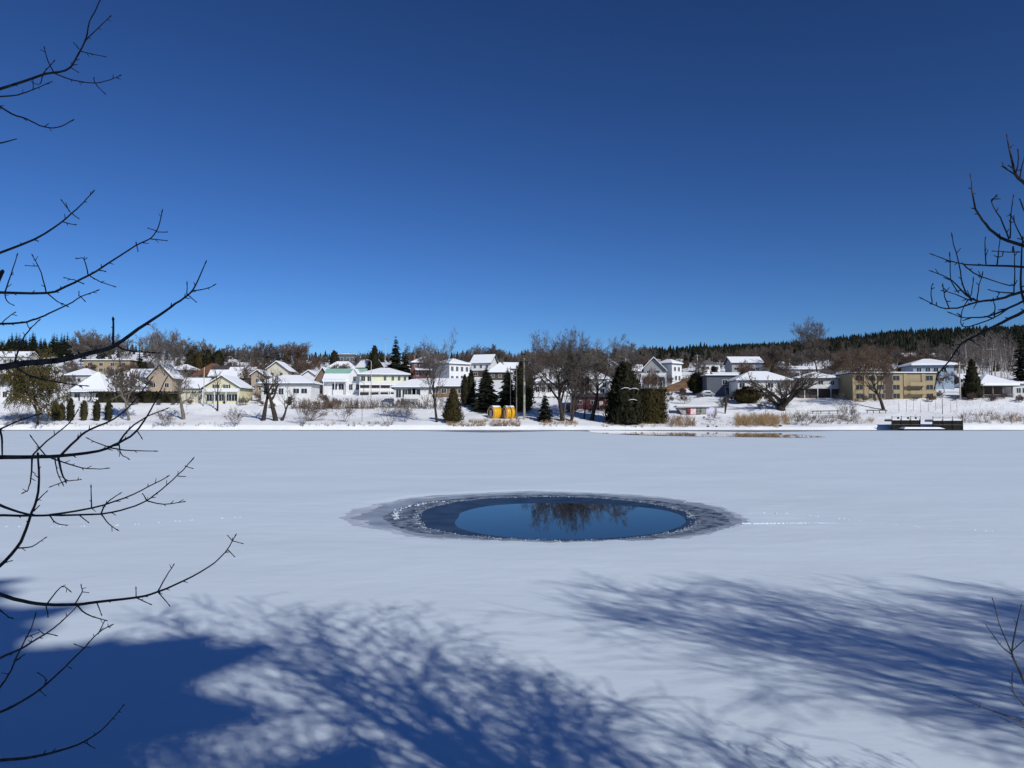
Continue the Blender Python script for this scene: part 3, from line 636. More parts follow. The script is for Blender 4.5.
for args in (('grey house with a plain snow roof between the olive willow and the pointed roofs', 66, 92, 385, 375, 367.5, 'hip', LGRY), ('small grey house behind the russet crowned tree on the left slope', 126, 149, 388, 377, 368, 'gable_side', GRY),
             ('small white house squeezed between the bungalow and the brown gabled house', 299, 318, 386, 377.5, 369.5, 'gable_front', WHT), ('small house with a snowy gable above the rounded roof by the utility pole', 541, 560, 379, 370, 362.5, 'gable_front', LGRY),
             ('white house half hidden behind the upper part of the big dark cedar', 609, 635, 394, 381, 372, 'hip', WHT), ('grey house with a snowy roof left of the grey gabled house on the brow', 624, 643, 380, 371, 363.5, 'gable_side', GRY),
             ('low house with a bright snow roof right of the long grey house', 759, 786, 374, 366, 361, 'gable_side', LGRY), ('house with a low snow roof peeping above the shed beside the tan block', 822, 848, 376, 369, 364, 'hip', GRY),
             ('dark house under a snow roof between the blue house and the birches', 962, 984, 387, 379, 373, 'gable_side', DBRN), ('long grey house stepped above the slate house with the carport', 716, 742, 384, 376.5, 371.5, 'gable_side', SLT)):
    house(*args, wins=[(.5, E3, 1.1, 1.3)], o=.6)

# ------------------------------------------------------------------ other things on the far bank
def barrel(label, px, py, yaw, rad, ln):
    p = hit(px, py); o = thing('barrel_pod', label, 'pod', p, R(yaw), 'yellow barrel pods by the shore')
    YP = mat('yellow_plastic', (.72, .40, .015), .45, .4, .06, .8); q = MB(); n = 28
    prof = [(-ln / 2, .90), (-ln / 2 + .25, .97), (-ln * .18, 1.02), (0, 1.03), (ln * .18, 1.02), (ln / 2 - .25, .97), (ln / 2, .90)]
    for (x, k) in prof:
        for j in range(n):
            a = 6.283 * j / n; q.v.append((x, rad * k * math.sin(a), rad + rad * k * math.cos(a) * 1.05))
    for i in range(len(prof) - 1):
        for j in range(n): q.f.append([i * n + j, i * n + (j + 1) % n, (i + 1) * n + (j + 1) % n, (i + 1) * n + j]); q.m.append(0)
    q.build('shell', YP, o, True)
    for x in (-ln * .42, -ln * .14, ln * .14, ln * .42):
        q = MB(); pts = [(x, (rad * 1.035) * math.sin(6.283 * j / n), rad + rad * 1.087 * math.cos(6.283 * j / n)) for j in range(n + 1)]
        q.tube(pts, [.05] * (n + 1), 5); q.build('rib', mat('yellow_rib', (.58, .27, .01), .5, .3), o)
    for s_, mm in ((-1, WOOD), (1, WOOD)):
        q = MB(); k = .86
        q.prism([(s_ * (ln / 2 - .28), rad * k * math.sin(6.283 * j / n), rad + rad * k * 1.05 * math.cos(6.283 * j / n)) for j in range(n)], [(s_ * (ln / 2 - .20), rad * k * math.sin(6.283 * j / n), rad + rad * k * 1.05 * math.cos(6.283 * j / n)) for j in range(n)])
        q.build('end_wall', mm, o)
        q = MB(); pts = [(s_ * ln / 2, rad * .9 * math.sin(6.283 * j / n), rad + rad * .945 * math.cos(6.283 * j / n)) for j in range(n + 1)]; q.tube(pts, [.1] * (n + 1), 5); q.build('end_rim', WOOD if s_ > 0 else TANS, o)
    q = MB(); q.box(-.025, .025, -.5, .5, .25, 2.1); q.build('door', mat('pale_door', (.55, .42, .38), .7), o, loc=(-ln / 2 + .14, .15, 0))
    q = MB()
    for i in range(9):
        for j in range(7):
            x = -ln * .44 + ln * .88 * i / 8; a = -.62 + 1.24 * j / 6; r_ = rad * 1.09 + .16 * (1 - (a / .62) ** 2) + .02
            q.v.append((x, r_ * math.sin(a), rad + r_ * 1.04 * math.cos(a)))
    for i in range(8):
        for j in range(6): q.f.append([i * 7 + j, i * 7 + j + 1, (i + 1) * 7 + j + 1, (i + 1) * 7 + j]); q.m.append(0)
    q.build('snow_cap', SNOW_R, o, True)
    return o
barrel('yellow barrel pod with a pale door on its open end, left one of the pair', 495, 418.3, 38, 1.42, 2.7)
barrel('yellow barrel pod whose dark brown end faces the other pod, right one of the pair', 508.8, 418.3, 24, 1.42, 2.5)

def dock(label, x0, x1, top, bot, shadow=0):
    a = P(x0, bot, 168.5); b = P(x1, bot, 168.5); L = b.x - a.x; z = CAMZ + (HY - top) * 168.5 / F
    o = thing('dock', label, 'dock', ((a.x + b.x) / 2, 168.5, 0), 0, 'docks on the right shore')
    q = MB(); q.box(-L / 2, L / 2, 0, 3.2, z - .28, z); q.build('deck', WOOD_K, o)
    q = MB(); q.box(-L / 2 + .1, L / 2 - .1, .12, .22, .02, z - .283); q.build('skirt', WOOD_K, o)
    q = MB(); q.box(-L / 2 + .05, L / 2 - .05, .12, 3.1, z + .003, z + .28); q.build('snow_cover', SNOW_R, o)
    k = 4
    for i in range(k):
        x = -L / 2 + .15 + (L - .3) * i / (k - 1); q = MB(); q.box(-.06, .06, -.063, -.003, -.1, z + 1.0); q.build('post', WOOD_K, o, loc=(x, 0, 0))
    q = MB(); q.box(-L / 2, L / 2, -.05, -.004, z + .72, z + .80); q.build('rail', WOOD_G, o)
    q = MB(); q.box(-L / 2, L / 2, -.05, -.004, -.02 + z * .55, z * .55 + .06); q.build('rail', WOOD_G, o)
    return o, L, z
o, L, z = dock('black timber dock with snow and bollards, left one of two on the shore', 891.5, 921, 420.2, 428)
for x in (-.22, .12, .38):
    q = MB(); q.box(-.16, .16, -.16, .16, 0, .42); q.build('bollard', WOOD_K, o, loc=(x * L, .6, z + .28))
dock('black timber dock with a thin front rail, right one of two on the right shore', 932.5, 963.5, 420.6, 428.4)
a, b = P(904, 430, 163.5), P(946, 430, 163.5); L = b.x - a.x
o = thing('floating_raft', 'low floating raft covered in snow in front of the two docks', 'raft', ((a.x + b.x) / 2, 163.5, 0.03))
q = MB(); q.box(-L / 2, L / 2, 0, 2.4, -.05, .34); q.build('hull', WOOD_K, o)
q = MB(); q.prism([(-L / 2 + .05, .05, .343), (L / 2 - .05, .05, .343), (L / 2 - .05, 2.3, .343), (-L / 2 + .05, 2.3, .343)], [(-L / 2 + .5, .25, .72), (L / 2 - 1.2, .25, .70), (L / 2 - .7, 2.1, .72), (-L / 2 + .4, 2.1, .75)]); q.build('snow_cover', SNOW_R, o)

def pole(label, px, base, top, Y=None, m=WOOD_G, r=.16, arm=None, lamp=False, name='utility_pole', box_=False):
    p = hit(px, base, Y); H = (base - top) * p.y / F
    o = thing(name, label, 'street lamp' if lamp else 'pole', p, 0, 'poles on the far bank')
    q = MB(); q.tube([(0, 0, -.6), (0, 0, H * .5), (0, 0, H)], [r, r * .85, r * .65], 8); q.build('pole', m, o, True)
    if arm:
        q = MB(); q.box(-arm, arm, -r - .12, -r, H - .75, H - .6); c = q.build('crossarm', WOOD_G, o)
        for x in (-arm * .9, -arm * .4, arm * .4, arm * .9):
            q = MB(); q.tube([(0, 0, 0), (0, 0, .12), (0, 0, .22)], [.05, .08, .04], 6); q.build('insulator', METAL, c, loc=(x, -r - .06, H - .6))
    if box_:
        q = MB(); q.tube([(0, 0, 0), (0, 0, .9)], [.28, .28], 8); q.build('transformer', METAL, o, loc=(r + .3, -.1, H * .72))
    if lamp:
        q = MB(); q.tube([(0, 0, H - .1), (-.4, -.2, H + .25), (-1.0, -.4, H + .35)], [.05, .05, .04], 6); q.build('lamp_arm', METAL, o)
        q = MB(); q.tube([(-.95, -.38, H + .33), (-1.2, -.45, H + .36), (-1.5, -.55, H + .34)], [.08, .14, .06], 8); q.build('lamp_head', METAL, o)
PALE = mat('pale_pole', (.50, .45, .38), .8, .2, .1, 1)
pole('thick pale utility pole standing right of the two yellow pods', 524.3, 419.5, 358, m=PALE, r=.30, arm=1.3)
pole('thin grey pole just right of the yellow pods, left of the thick pole', 516.5, 419, 366, r=.16)
pole('slim dark pole rising behind the right yellow pod', 510.5, 416, 366, r=.13)
pole('pale street lamp with an arm beside the mint roofed house', 371, 397, 361, m=PALE, r=.13, lamp=True, name='street_lamp')
pole('tall white pole between the blue house and the dark conifer on the right', 960.3, 399, 361.5, m=PALE, r=.22, arm=1.2, box_=True)
pole('brownish pole rising behind the pavilion roof', 992.3, 390, 351, r=.18, arm=1.6, Y=250)
pole('pole in front of the wooded hill, left of the small white hip roofed house', 697.5, 372, 354, m=PALE, r=.2, arm=1.2)
pole('pale pole at the left corner of the yellow cottage', 203.6, 406, 367, r=.15, m=PALE)
pole('thin white lamp post on the skyline behind the dark brown house', 232.3, 376, 357.5, r=.18, m=METAL, lamp=True, name='street_lamp')
pole('faint tall mast left of the big dark spruce on the skyline', 385, 374, 337, r=.12, m=METAL, arm=.8)
pole('thin pole on the shore between the white bungalow and the mint roof', 362, 421.5, 395, r=.07)
pole('thin pole on the slope in front of the white house left of the willow', 765.5, 418, 398, r=.07)
pole('thin dark post on the snow slope between the two docks and the tan block', 942.6, 414, 396, r=.08, m=WOOD_K)

for i, px in enumerate((899, 906.5, 913.5, 921, 928.5, 935.5, 951, 957)):
    p = hit(px, 412.5 - (i % 3) * 1.2); q = MB(); q.tube([(0, 0, -.5), (.05 * (i % 3 - 1), 0, 1.6), (.12 * (i % 3 - 1), 0, 3.0)], [.045, .04, .025], 5)
    o = thing('garden_stake', 'thin bare stake standing on the snow slope behind the docks', 'stake', p, 0, 'stakes on the slope behind the docks'); q.build('stake', WOOD_G, o)
# graffiti wall
p = hit(697, 414.5); s = p.y / F; o = thing('graffiti_wall', 'low concrete wall sprayed with red, pink and green graffiti under a snowy slab', 'wall', p)
q = MB(); L = 20 * s; H = 7.6 * s
q.prism([(-19 * s, 0.4, H - .1), (-11 * s, 0, -1.2), (13 * s, 0, -1.2), (20 * s, 0, -1.2), (20 * s, 0, H)], [(-19 * s, 3.4, H - .1), (-11 * s, 3, -1.2), (13 * s, 3, -1.2), (20 * s, 3, -1.2), (20 * s, 3, H)]); q.build('wall', mat('stained_concrete', (.30, .28, .27), .9, .1, .3, 1.2), o)
q = MB(); q.box(-21 * s, 13 * s, -.55, 3.2, H + .003, H + .22); sl_ = q.build('roof_slab', CONC, o)
q = MB(); q.box(-20 * s, 12.5 * s, -.3, 3.1, H + .223, H + .42); q.build('snow_cover', SNOW_R, sl_)
for (x0, x1, z0, z1, c, c2, sc_, nm) in ((-10, -6.5, .1, .9, (.32, .04, .05), (.10, .02, .03), 1.1, 'red'), (-6.4, -1, .05, .85, (.70, .35, .38), (.78, .72, .70), 1.4, 'pink'), (-.9, 4.4, .05, .8, (.03, .03, .035), (.30, .28, .27), 1.6, 'black'), (4.5, 8.8, .2, 1.0, (.18, .28, .16), (.33, .30, .28), 1.5, 'green'), (9.2, 17.5, .0, .95, (.58, .52, .72), (.66, .62, .76), .5, 'lilac')):
    q = MB(); q.box(x0 * s, x1 * s, -.03, .01, z0 * H, z1 * H); q.build('graffiti_patch', mat('paint_' + nm, c, .7, .2, 0, sc_, col2=c2), o)['label'] = nm + ' sprayed patch'
# timber retaining wall that climbs the bank
mid = hit(671, 391.5); a = P(652, 397.5, mid.y); b = P(691, 381.5, mid.y)
o = thing('retaining_wall', 'sloping brown timber retaining wall climbing right below the white house', 'wall', mid)
q = MB()
for i in range(4):
    z0 = -1.0 + i * .72; A = a - mid; B = b - mid
    q.prism([(A.x, -.1 * i, A.z + z0 - .6), (B.x, -.1 * i, B.z + z0 - .6), (B.x, -.1 * i, B.z + z0 + .1), (A.x, -.1 * i, A.z + z0 + .1)], [(A.x, 1.5, A.z + z0 - .6), (B.x, 1.5, B.z + z0 - .6), (B.x, 1.5, B.z + z0 + .1), (A.x, 1.5, A.z + z0 + .1)])
q.build('timbers', mat('reddish_timber', (.20, .125, .075), .9, .1, .25, 1.2, stretch=(.3, 1, 2)), o)
q = MB(); A.z += .9; B.z += .9; q.prism([(A.x, -.35, A.z + .35), (B.x, -.35, B.z + .35), (B.x, -.35, B.z + .6), (A.x, -.35, A.z + .6)], [(A.x, 1.6, A.z + .35), (B.x, 1.6, B.z + .35), (B.x, 1.6, B.z + .6), (A.x, 1.6, A.z + .6)]); q.build('cap_beam', WOOD, o)
# snow covered car
p = hit(707, 396.2); o = thing('parked_car', 'grey car buried in snow beside the dark slate house', 'car', p, R(8))
q = MB(); q.prism([(-2.1, y, .35) for y in (-.85,)] + [(2.1, -.85, .35), (2.15, -.85, .8), (1.2, -.85, .95), (.7, -.8, 1.42), (-1.0, -.8, 1.42), (-1.7, -.85, .98), (-2.15, -.85, .85)], [(-2.1, .85, .35), (2.1, .85, .35), (2.15, .85, .8), (1.2, .85, .95), (.7, .8, 1.42), (-1.0, .8, 1.42), (-1.7, .85, .98), (-2.15, .85, .85)]); q.build('body', mat('car_grey', (.25, .28, .33), .35, .5), o)
q = MB(); q.prism([(-1.75, -.75, 1.0), (1.9, -.75, .93), (1.2, -.7, 1.1), (.65, -.7, 1.7), (-1.0, -.7, 1.7)], [(-1.75, .75, 1.0), (1.9, .75, .93), (1.2, .7, 1.1), (.65, .7, 1.7), (-1.0, .7, 1.7)]); q.build('snow_cover', SNOW_R, o)
q = MB(); q.prism([(-.95, -.83, 1.0), (.95, -.87, 1.0), (.6, -.82, 1.36), (-.9, -.82, 1.36)], [(-.95, -.79, 1.0), (.95, -.8, 1.0), (.6, -.79, 1.36), (-.9, -.79, 1.36)]); q.build('side_window', GLASS, o)
for x in (-1.35, 1.35):
    for y in (-.8, .8):
        q = MB(); q.tube([(0, -.11, 0), (0, .11, 0)], [.34, .34], 14); wl = q.build('wheel', WOOD_K, o, loc=(x, y, .34))
        q = MB(); q.tube([(0, -.125, 0), (0, .125, 0)], [.19, .19], 10); q.build('rim', METAL, wl)
# small things on the shore
p = hit(635, 420.5); o = thing('goal_frame', 'small white tube frame standing in front of the dark cedar hedge', 'frame', p)
for x in (-.55, .55):
    q = MB(); q.tube([(x, 0, -.3), (x, 0, 1.4)], [.07, .07], 6); q.build('upright', TRIM, o)
q = MB(); q.tube([(-.62, 0, 1.44), (.62, 0, 1.44)], [.07, .07], 6); q.build('crossbar', TRIM, o)
for (x0, x1, y, lab) in ((811, 839, 413.6, 'long low timber rail on the snow in front of the grey white house'), (866, 887, 413.2, 'short low timber rail on the snow under the leaning tree')):
    a, b = hit(x0, y), hit(x1, y); o = thing('timber_rail', lab, 'rail', a, 0, 'timber rails on the snow'); d = b - a; k = 4
    q = MB(); q.bar((0, 0, .75), (d.x, d.y, d.z + .75), .13); q.build('rail', WOOD_G, o)
    for i in range(k):
        t = (i + .2) / (k - .6); q = MB(); q.bar((0, 0, -.5), (0, 0, .7), .09); q.build('post', WOOD_K, o, loc=(d.x * t, d.y * t, d.z * t))
p = hit(697, 424.5); 
for (px, py, r_, lab) in ((689.5, 411.5, .28, 'small dark boulder left below the graffiti wall'), (708, 426.4, .24, 'dark boulder at the water edge below the graffiti wall, left of two'), (716.5, 426.6, .2, 'dark boulder at the water edge below the graffiti wall, right of two'), (704, 417.6, .25, 'tiny dark stone in the snow under the graffiti wall'), (780.5, 426.3, .3, 'snowy rock on the shore right of the reeds')):
    p = hit(px, py); rg = random.Random(int(px)); bm = MB(); n = 9
    for i in range(5):
        for j in range(n):
            th = math.pi * (i + .3) / 5; a = 6.283 * j / n; k = r_ * rg.uniform(.8, 1.2); bm.v.append((k * 1.3 * math.sin(th) * math.cos(a), k * math.sin(th) * math.sin(a), k * math.cos(th) * .9 + .1))
    for i in range(4):
        for j in range(n): bm.f.append([i * n + j, (i + 1) * n + j, (i + 1) * n + (j + 1) % n, i * n + (j + 1) % n]); bm.m.append(0)
    bm.f.append(list(range(n))); bm.m.append(0)
    tag(bm.build('boulder', mat('dark_rock', (.07, .07, .075), .9, .1, .3, 3), loc=p), lab, 'boulder', 'boulders on the far shore')

# ------------------------------------------------------------------ trees and shrubs of the far bank
bare_tree('big round willow with dense olive brown twigs on the far left shore', 38, 424, 351, 11, 'weep', cmat=TWIG_O, halfw=29, lev=4, kids=(11, 9, 8, 8), rmin=.06, fork=.22, trunk=.5, tip=-.1)
bare_tree('bare tree with a pale leaning trunk and a russet crown, right of the small cedars', 129.5, 420, 358, 12, 'oldtree', tmat=BARK_G, cmat=TWIG, r0=.5, halfw=17, lean=(-.22, 0), kids=(9, 8, 7, 7), rmin=.055, fork=.4)
bare_tree('old bare tree with a thick grey forked trunk left of the yellow cottage', 183.5, 419, 366, 13, 'oldtree', tmat=BARK_G, cmat=TWIG_G, halfw=19, lean=(-.2, 0), r0=.62, fork=.45, kids=(6, 5, 4, 3))
bare_tree('tall bare tree with a round grey crown rising over the snowy gable on the left', 164, 392, 325, 14, 'vase', cmat=TWIG_G, tmat=BARK_G, halfw=19, kids=(10, 8, 7, 6), fork=.3, rmin=.04)
bare_tree('thin dark tree standing in front of the yellow cottage', 217.5, 410, 357, 15, 'slim', halfw=6.5, lev=3, kids=(11, 4, 3), r0=.26)
bare_tree('dark gnarled trunk leaning right, left one of three before the low bungalow', 263, 420.5, 360, 16, 'oldtree', halfw=15, lean=(.28, 0), r0=.8, fork=.5, kids=(5, 4, 4, 3))
bare_tree('straight dark forked trunk, middle one of three before the low bungalow', 276, 420.5, 364, 17, 'oldtree', halfw=18, r0=.9, fork=.5, kids=(5, 5, 4, 3))
bare_tree('dark thin trunk leaning far right, right one of three before the low bungalow', 281.5, 420.5, 378, 18, 'oldtree', halfw=14, lean=(.5, 0), r0=.6, fork=.4, kids=(5, 4, 4, 3))
bare_tree('tall bare elm with a forked crown standing before the white bungalows', 437, 421, 332, 19, 'vase', halfw=17, tmat=BARK, cmat=TWIG_G, r0=.5, fork=.42, kids=(9, 8, 7, 6), rmin=.03, lean=(-.06, 0))
bare_tree('big spreading bare tree leaning left, left one of the three giants in mid shore', 562, 421, 331, 20, 'spread', halfw=33, lean=(-.28, 0), r0=.85, fork=.3, kids=(9, 10, 9, 7), rmin=.034)
bare_tree('big spreading bare tree right of the leaning giant, with a high dense crown', 571, 421, 334, 21, 'spread', halfw=31, lean=(.18, 0), r0=.8, fork=.35, kids=(9, 10, 9, 7), rmin=.034)
bare_tree('big wide bare tree whose grey crown reaches right over the dark cedar', 591.5, 420, 338, 22, 'spread', cmat=TWIG_G, halfw=40, lean=(.25, 0), r0=.6, fork=.45, kids=(9, 10, 9, 7), rmin=.03)
bare_tree('straight dark tree trunk with few branches before the maroon boathouse', 584, 418, 362, 23, 'slim', halfw=7, lev=3, r0=.3, kids=(9, 4, 3))
bare_tree('slim pale trunk in front of the big leaning tree', 564.5, 421, 372, 24, 'slim', tmat=BARK_P, cmat=TWIG_G, halfw=5, lev=2, r0=.2, kids=(9, 4))
bare_tree('second slim pale trunk, leaning a little, right of the first one', 571.5, 421, 378, 25, 'slim', tmat=BARK_P, cmat=TWIG_G, halfw=5, lev=2, r0=.16, lean=(.08, 0), kids=(9, 4))
bare_tree('multi stemmed bare willow fanning out from the snow bank', 781, 409.5, 366, 26, 'oldtree', halfw=32, r0=.75, fork=.05, trunk=.3, kids=(9, 6, 5, 5), ang=(40, 30, 36), ratio=(2.0, .5, .5, .5), rmin=.03, wob=.1, up=.02)
bare_tree('tall lone bare tree with a round crown standing above the ridge on the right', 818, 384, 320, 27, 'vase', halfw=17, r0=.45, fork=.55, kids=(10, 8, 7, 6), rmin=.04, Y=262, cmat=TWIG)
bare_tree('bare tree with a leaning dark trunk and a russet crown before the tan block', 884, 409, 346, 28, 'spread', cmat=TWIG_R, halfw=25, lean=(-.38, 0), r0=.55, fork=.35, kids=(9, 8, 7, 7), rmin=.036)
DOME = 'domed bare trees behind the left houses'
bare_tree('domed bare tree with a greyish crown on the skyline, left of the pair', 266, 379, 341, 30, 'vase', cmat=TWIG, halfw=15, kids=(12, 10, 9, 7), rmin=.03, ang=(36, 34, 36), up=.1, group=DOME)
bare_tree('domed bare tree with a russet crown on the skyline, right of the pair', 291, 379, 341, 31, 'vase', cmat=TWIG_R, halfw=14, kids=(12, 10, 9, 7), rmin=.03, ang=(36, 34, 36), up=.1, group=DOME)
# prototypes of ordinary background trees; every copy is a tree of its own
BG = 'bare trees between the houses'
bgp = []
for (sd_, hb, m_) in ((40, 'vase', TWIG_G), (41, 'spread', TWIG), (42, 'vase', TWIG), (43, 'spread', TWIG_R)):
    tr, tw = bare_parts(sd_, 12, hb, lev=4, kids=(9, 8, 7, 6), rmin=.042)
    root = None; bgp.append((tr.mesh('trunk', BARK_G), tw.mesh('crown', m_)))
def bgtree(label, px, base, top, proto, sx=1.0, Y=None, group=BG, name='bare_tree'):
    p = hit(px, base, Y); H = (base - top) * p.y / F; k = H / 12
    o = thing(name, label, 'tree', p, (px * 1.7) % 6.28, group); o.scale = (k * sx, k * sx, k)
    link('trunk', bgp[proto][0], o); link('crown', bgp[proto][1], o)
rg = random.Random(77)
for (px, base, top, pr, lab) in (
    (80, 366, 331, 0, 'grey bare tree at the right end of the spruce wood'), (90, 368, 336, 2, 'brown bare tree behind the flat tan block, left'), (101, 368, 330, 0, 'tall grey bare tree behind the flat tan block'),
    (110, 369, 334, 2, 'bare tree behind the right end of the flat tan block'), (122, 370, 337, 0, 'bare tree left of the small dark spruce on the left skyline'), (147, 376, 332, 0, 'bare tree right of the small dark spruce on the left skyline'),
    (176, 376, 336, 2, 'bare tree between the tall round crown and the dark cedars'), (187, 372, 339, 0, 'slim bare tree on the skyline left of the dark cedars'), (208.5, 372, 340, 0, 'bare tree rising behind the dark cedars'),
    (228, 372, 345, 2, 'small bare tree just left of the skyline lamp post'), (240, 372, 344, 0, 'bare tree just right of the skyline lamp post'), (247, 374, 346, 0, 'bare tree left of the domed pair'),
    (311, 378, 354, 3, 'low russet tree right of the domed pair'), (305, 381, 357, 3, 'low russet tree under the domed crowns'), (320, 374, 356, 1, 'low brown tree above the brown gabled house'), (253, 392, 362, 3, 'russet tree beside the narrow tan house'),
    (362, 374, 352, 1, 'small bare tree right of the slate mansard house'), (417, 374, 344, 1, 'bare tree behind the dark red house'), (427, 378, 350, 0, 'faint bare tree behind the dark red house, beside the elm'), (478, 372, 346, 1, 'bare tree behind the skyline gable'), (486, 371, 345, 1, 'second bare tree behind the skyline gable, right of the first'),
    (497, 374, 345, 2, 'bare tree on the skyline right of the white gable'), (536, 383, 350, 3, 'brown bare tree right of the utility pole'), (640, 384, 344, 0, 'pale bare tree left of the grey gabled house'), (628, 380, 341, 0, 'tall pale bare tree above the big dark cedar'), (651, 397, 368, 3, 'russet bare tree in front of the dark deck'),
    (765, 374, 344, 1, 'brown bare tree left of the lone tall tree, below the ridge'), (778, 374, 346, 2, 'brown bare tree right of the long grey house'), (793, 399, 376, 3, 'small russet tree right of the white house by the willow'), (845, 384, 350, 3, 'russet bare tree behind the low blue shed'),
    (866, 374, 346, 3, 'russet bare tree behind the left end of the tan block'), (897, 372, 350, 1, 'brown bare tree behind the middle of the tan block'), (908, 373, 352, 3, 'low russet tree left of the blue house'), (944, 392, 370, 1, 'small bare tree in front of the blue house'), (722, 372, 352, 1, 'brown bare tree right of the small white hip roofed house')):
    bgtree(lab, px, base, top, pr, rg.uniform(.75, 1.05))
# scrubby trees that fill the gaps between the houses
ced = []
for sd_ in (55, 56, 57): ced.append(cedar_mb(sd_, 6, 1.9, ('egg', 'cone', 'broad')[sd_ - 55], 420, .5).mesh('crown', (CEDAR_D, CEDAR_D, CEDAR)[sd_ - 55]))
stub = MB(); stub.tube([(0, 0, -1.2), (0, 0, 2.5)], [.2, .12], 5); stub = stub.mesh('trunk', BARK)
for (x0, x1, b0_, b1_, h0, h1, n_, where, ne) in ((62, 262, 374, 396, 10, 18, 64, 'on the left slope', 16), (262, 350, 371, 388, 8, 14, 30, 'behind the middle houses on the left', 6), (400, 540, 366, 384, 9, 18, 26, 'behind the middle houses', 4), (540, 652, 369, 400, 13, 25, 44, 'behind the big spreading trees', 8), (655, 740, 368, 392, 8, 15, 22, 'below the ridge in the middle right', 5), (740, 862, 363, 393, 11, 22, 50, 'left of the tan block', 6), (862, 1030, 360, 380, 11, 22, 50, 'above the tan block', 8)):
    done = 0; tries = 0
    while done < n_ + ne and tries < 900:
        tries += 1; px = rg.uniform(x0, x1); base = b0_ + (b1_ - b0_) * rg.random() ** 1.4; p = hit(px, base)
        if p.y > 415 or any(abs(p.x - fx) < fw and fy - 2.5 < p.y < fy + fd for fx, fy, fw, fd in FOOT): continue
        s = p.y / F
        if done < n_:
            H = rg.uniform(h0, h1) * s; k = H / 12; o = thing('bare_tree', 'scrubby bare tree among the houses ' + where, 'tree', p, rg.random() * 6.28, 'scrubby bare trees ' + where); kk = k * rg.uniform(.8, 1.25); o.scale = (kk, kk, k)
            m_ = bgp[rg.randrange(4)]; link('trunk', m_[0], o); link('crown', m_[1], o)
        else:
            H = rg.uniform(.4, .8) * h1 * s; k = H / 6; o = thing('cedar_tree', 'dark bushy evergreen among the houses ' + where, 'tree', p, rg.random() * 6.28, 'bushy evergreens ' + where); o.scale = (k, k, k); o.location.z += .2
            link('crown', ced[rg.randrange(3)], o); link('trunk', stub, o)
        done += 1
# slim trunks of the birch stand on the right
bp_ = []
for sd_ in (50, 51, 52):
    tr, tw = bare_parts(sd_, 14, 'slim', lev=3, r0=.17, kids=(14, 4, 3), rmin=.028); bp_.append((tr.mesh('trunk', BARK_P), tw.mesh('crown', TWIG_G)))
for i in range(30):
    px = 957 + 56 * (i + rg.random()) / 30; base = rg.uniform(368, 384); p = hit(px, base); H = rg.uniform(34, 46) * p.y / F * (1 if px < 1000 else .9)
    o = thing('birch_tree', 'slim pale trunked birch in the bare stand behind the pavilion', 'tree', p, rg.random() * 6, 'birches behind the pavilion'); k = H / 14; o.scale = (k, k, k)
    m_ = bp_[i % 3]; link('trunk', m_[0], o); link('crown', m_[1], o)
# spruce wood on the left skyline
sp_ = []
for sd_ in (60, 61, 62): t, q = conifer_mb(sd_, 14, 3.0, 26, 8); sp_.append((t.mesh('trunk', BARK), q.mesh('crown', SPRUCE)))
for i in range(64):
    px = -16 + 100 * (i + rg.random()) / 64; Y = rg.uniform(400, 520); base = 357; p = hit(px, base, Y)
    top = 330.5 + rg.random() ** 1.1 * 13 + (4 if px < 8 else 0); H = CAMZ + (HY - top) * Y / F - p.z; k = max(8, H) / 14
    o = thing('spruce_tree', 'dark spruce in the close wood on the left skyline', 'tree', p, rg.random() * 6, 'spruces of the left wood'); o.scale = (k * rg.uniform(.8, 1.1),) * 2 + (k,)
    m_ = sp_[i % 3]; link('trunk', m_[0], o); link('crown', m_[1], o)
# single evergreens
for i, (px, top, lab) in enumerate(((55, 403, 'small clipped cedar, leftmost of the row on the shore'), (61.3, 405, 'shortest clipped cedar, right beside the leftmost one'), (70.3, 400, 'tallest pointed clipped cedar of the row, third from the left'), (83.7, 402.5, 'clipped cedar in the middle of the row, fourth from the left'), (96.5, 402, 'wide clipped cedar, fifth from the left'), (108.3, 403, 'clipped cedar at the right end of the row'))):
    cedar(lab, px, 420.5, top, 3.5, 70 + i, 'column', n=420, m=(CEDAR_D, CEDAR, CEDAR_D, CEDAR, CEDAR_D, CEDAR_D)[i], group='clipped cedars in a row on the left shore', leaf=.22)
conifer('small dark spruce on the left skyline between bare trees', 139, 376, 334, 5, 80, whorls=22, fr=7)
for i, (px, top, hw, lab) in enumerate(((190, 352, 5, 'round dark cedar on the skyline, left end of the four behind the brown roof'), (199, 353.5, 6, 'wide brownish cedar, second of the four behind the brown roof'), (208, 351.5, 5, 'dark cedar, third of the four behind the brown roof'), (217.5, 352.5, 7, 'wide dark cedar, right end of the four behind the brown roof'))):
    cedar(lab, px, 376, top, hw, 84 + i, 'egg', m=(CEDAR_D, CEDAR_B, CEDAR_D, CEDAR_D)[i], n=700, leaf=.45)
conifer('small dark conifer in the gap of the domed bare trees, left', 264.5, 372, 351, 3, 90, whorls=16, fr=7)
conifer('small dark conifer in the gap of the domed bare trees, right', 270, 372, 350, 3, 91, whorls=16, fr=7)
cedar('dark bushy evergreen left of the slate mansard house', 334, 371, 352, 5, 92, 'egg', m=CEDAR_D, n=700, leaf=.4)
cedar('broad pointed dark cedar on the skyline above the pale yellow house', 374.5, 376, 347.5, 8.5, 93, 'cone', m=CEDAR_D, leaf=.42)
conifer('tallest dark spruce with a ragged top on the middle skyline', 395.5, 386, 334.5, 14, 94, whorls=34, fr=10, jag=.35)
conifer('bushy dark spruce right beside the tallest skyline spruce', 405, 390, 348, 13, 95, whorls=26, fr=10, jag=.3)
cedar('wide pointed brownish green cedar on the shore, left of the yellow pods', 453, 422, 391, 11, 96, 'cone', m=CEDAR_B, n=2200, leaf=.3)
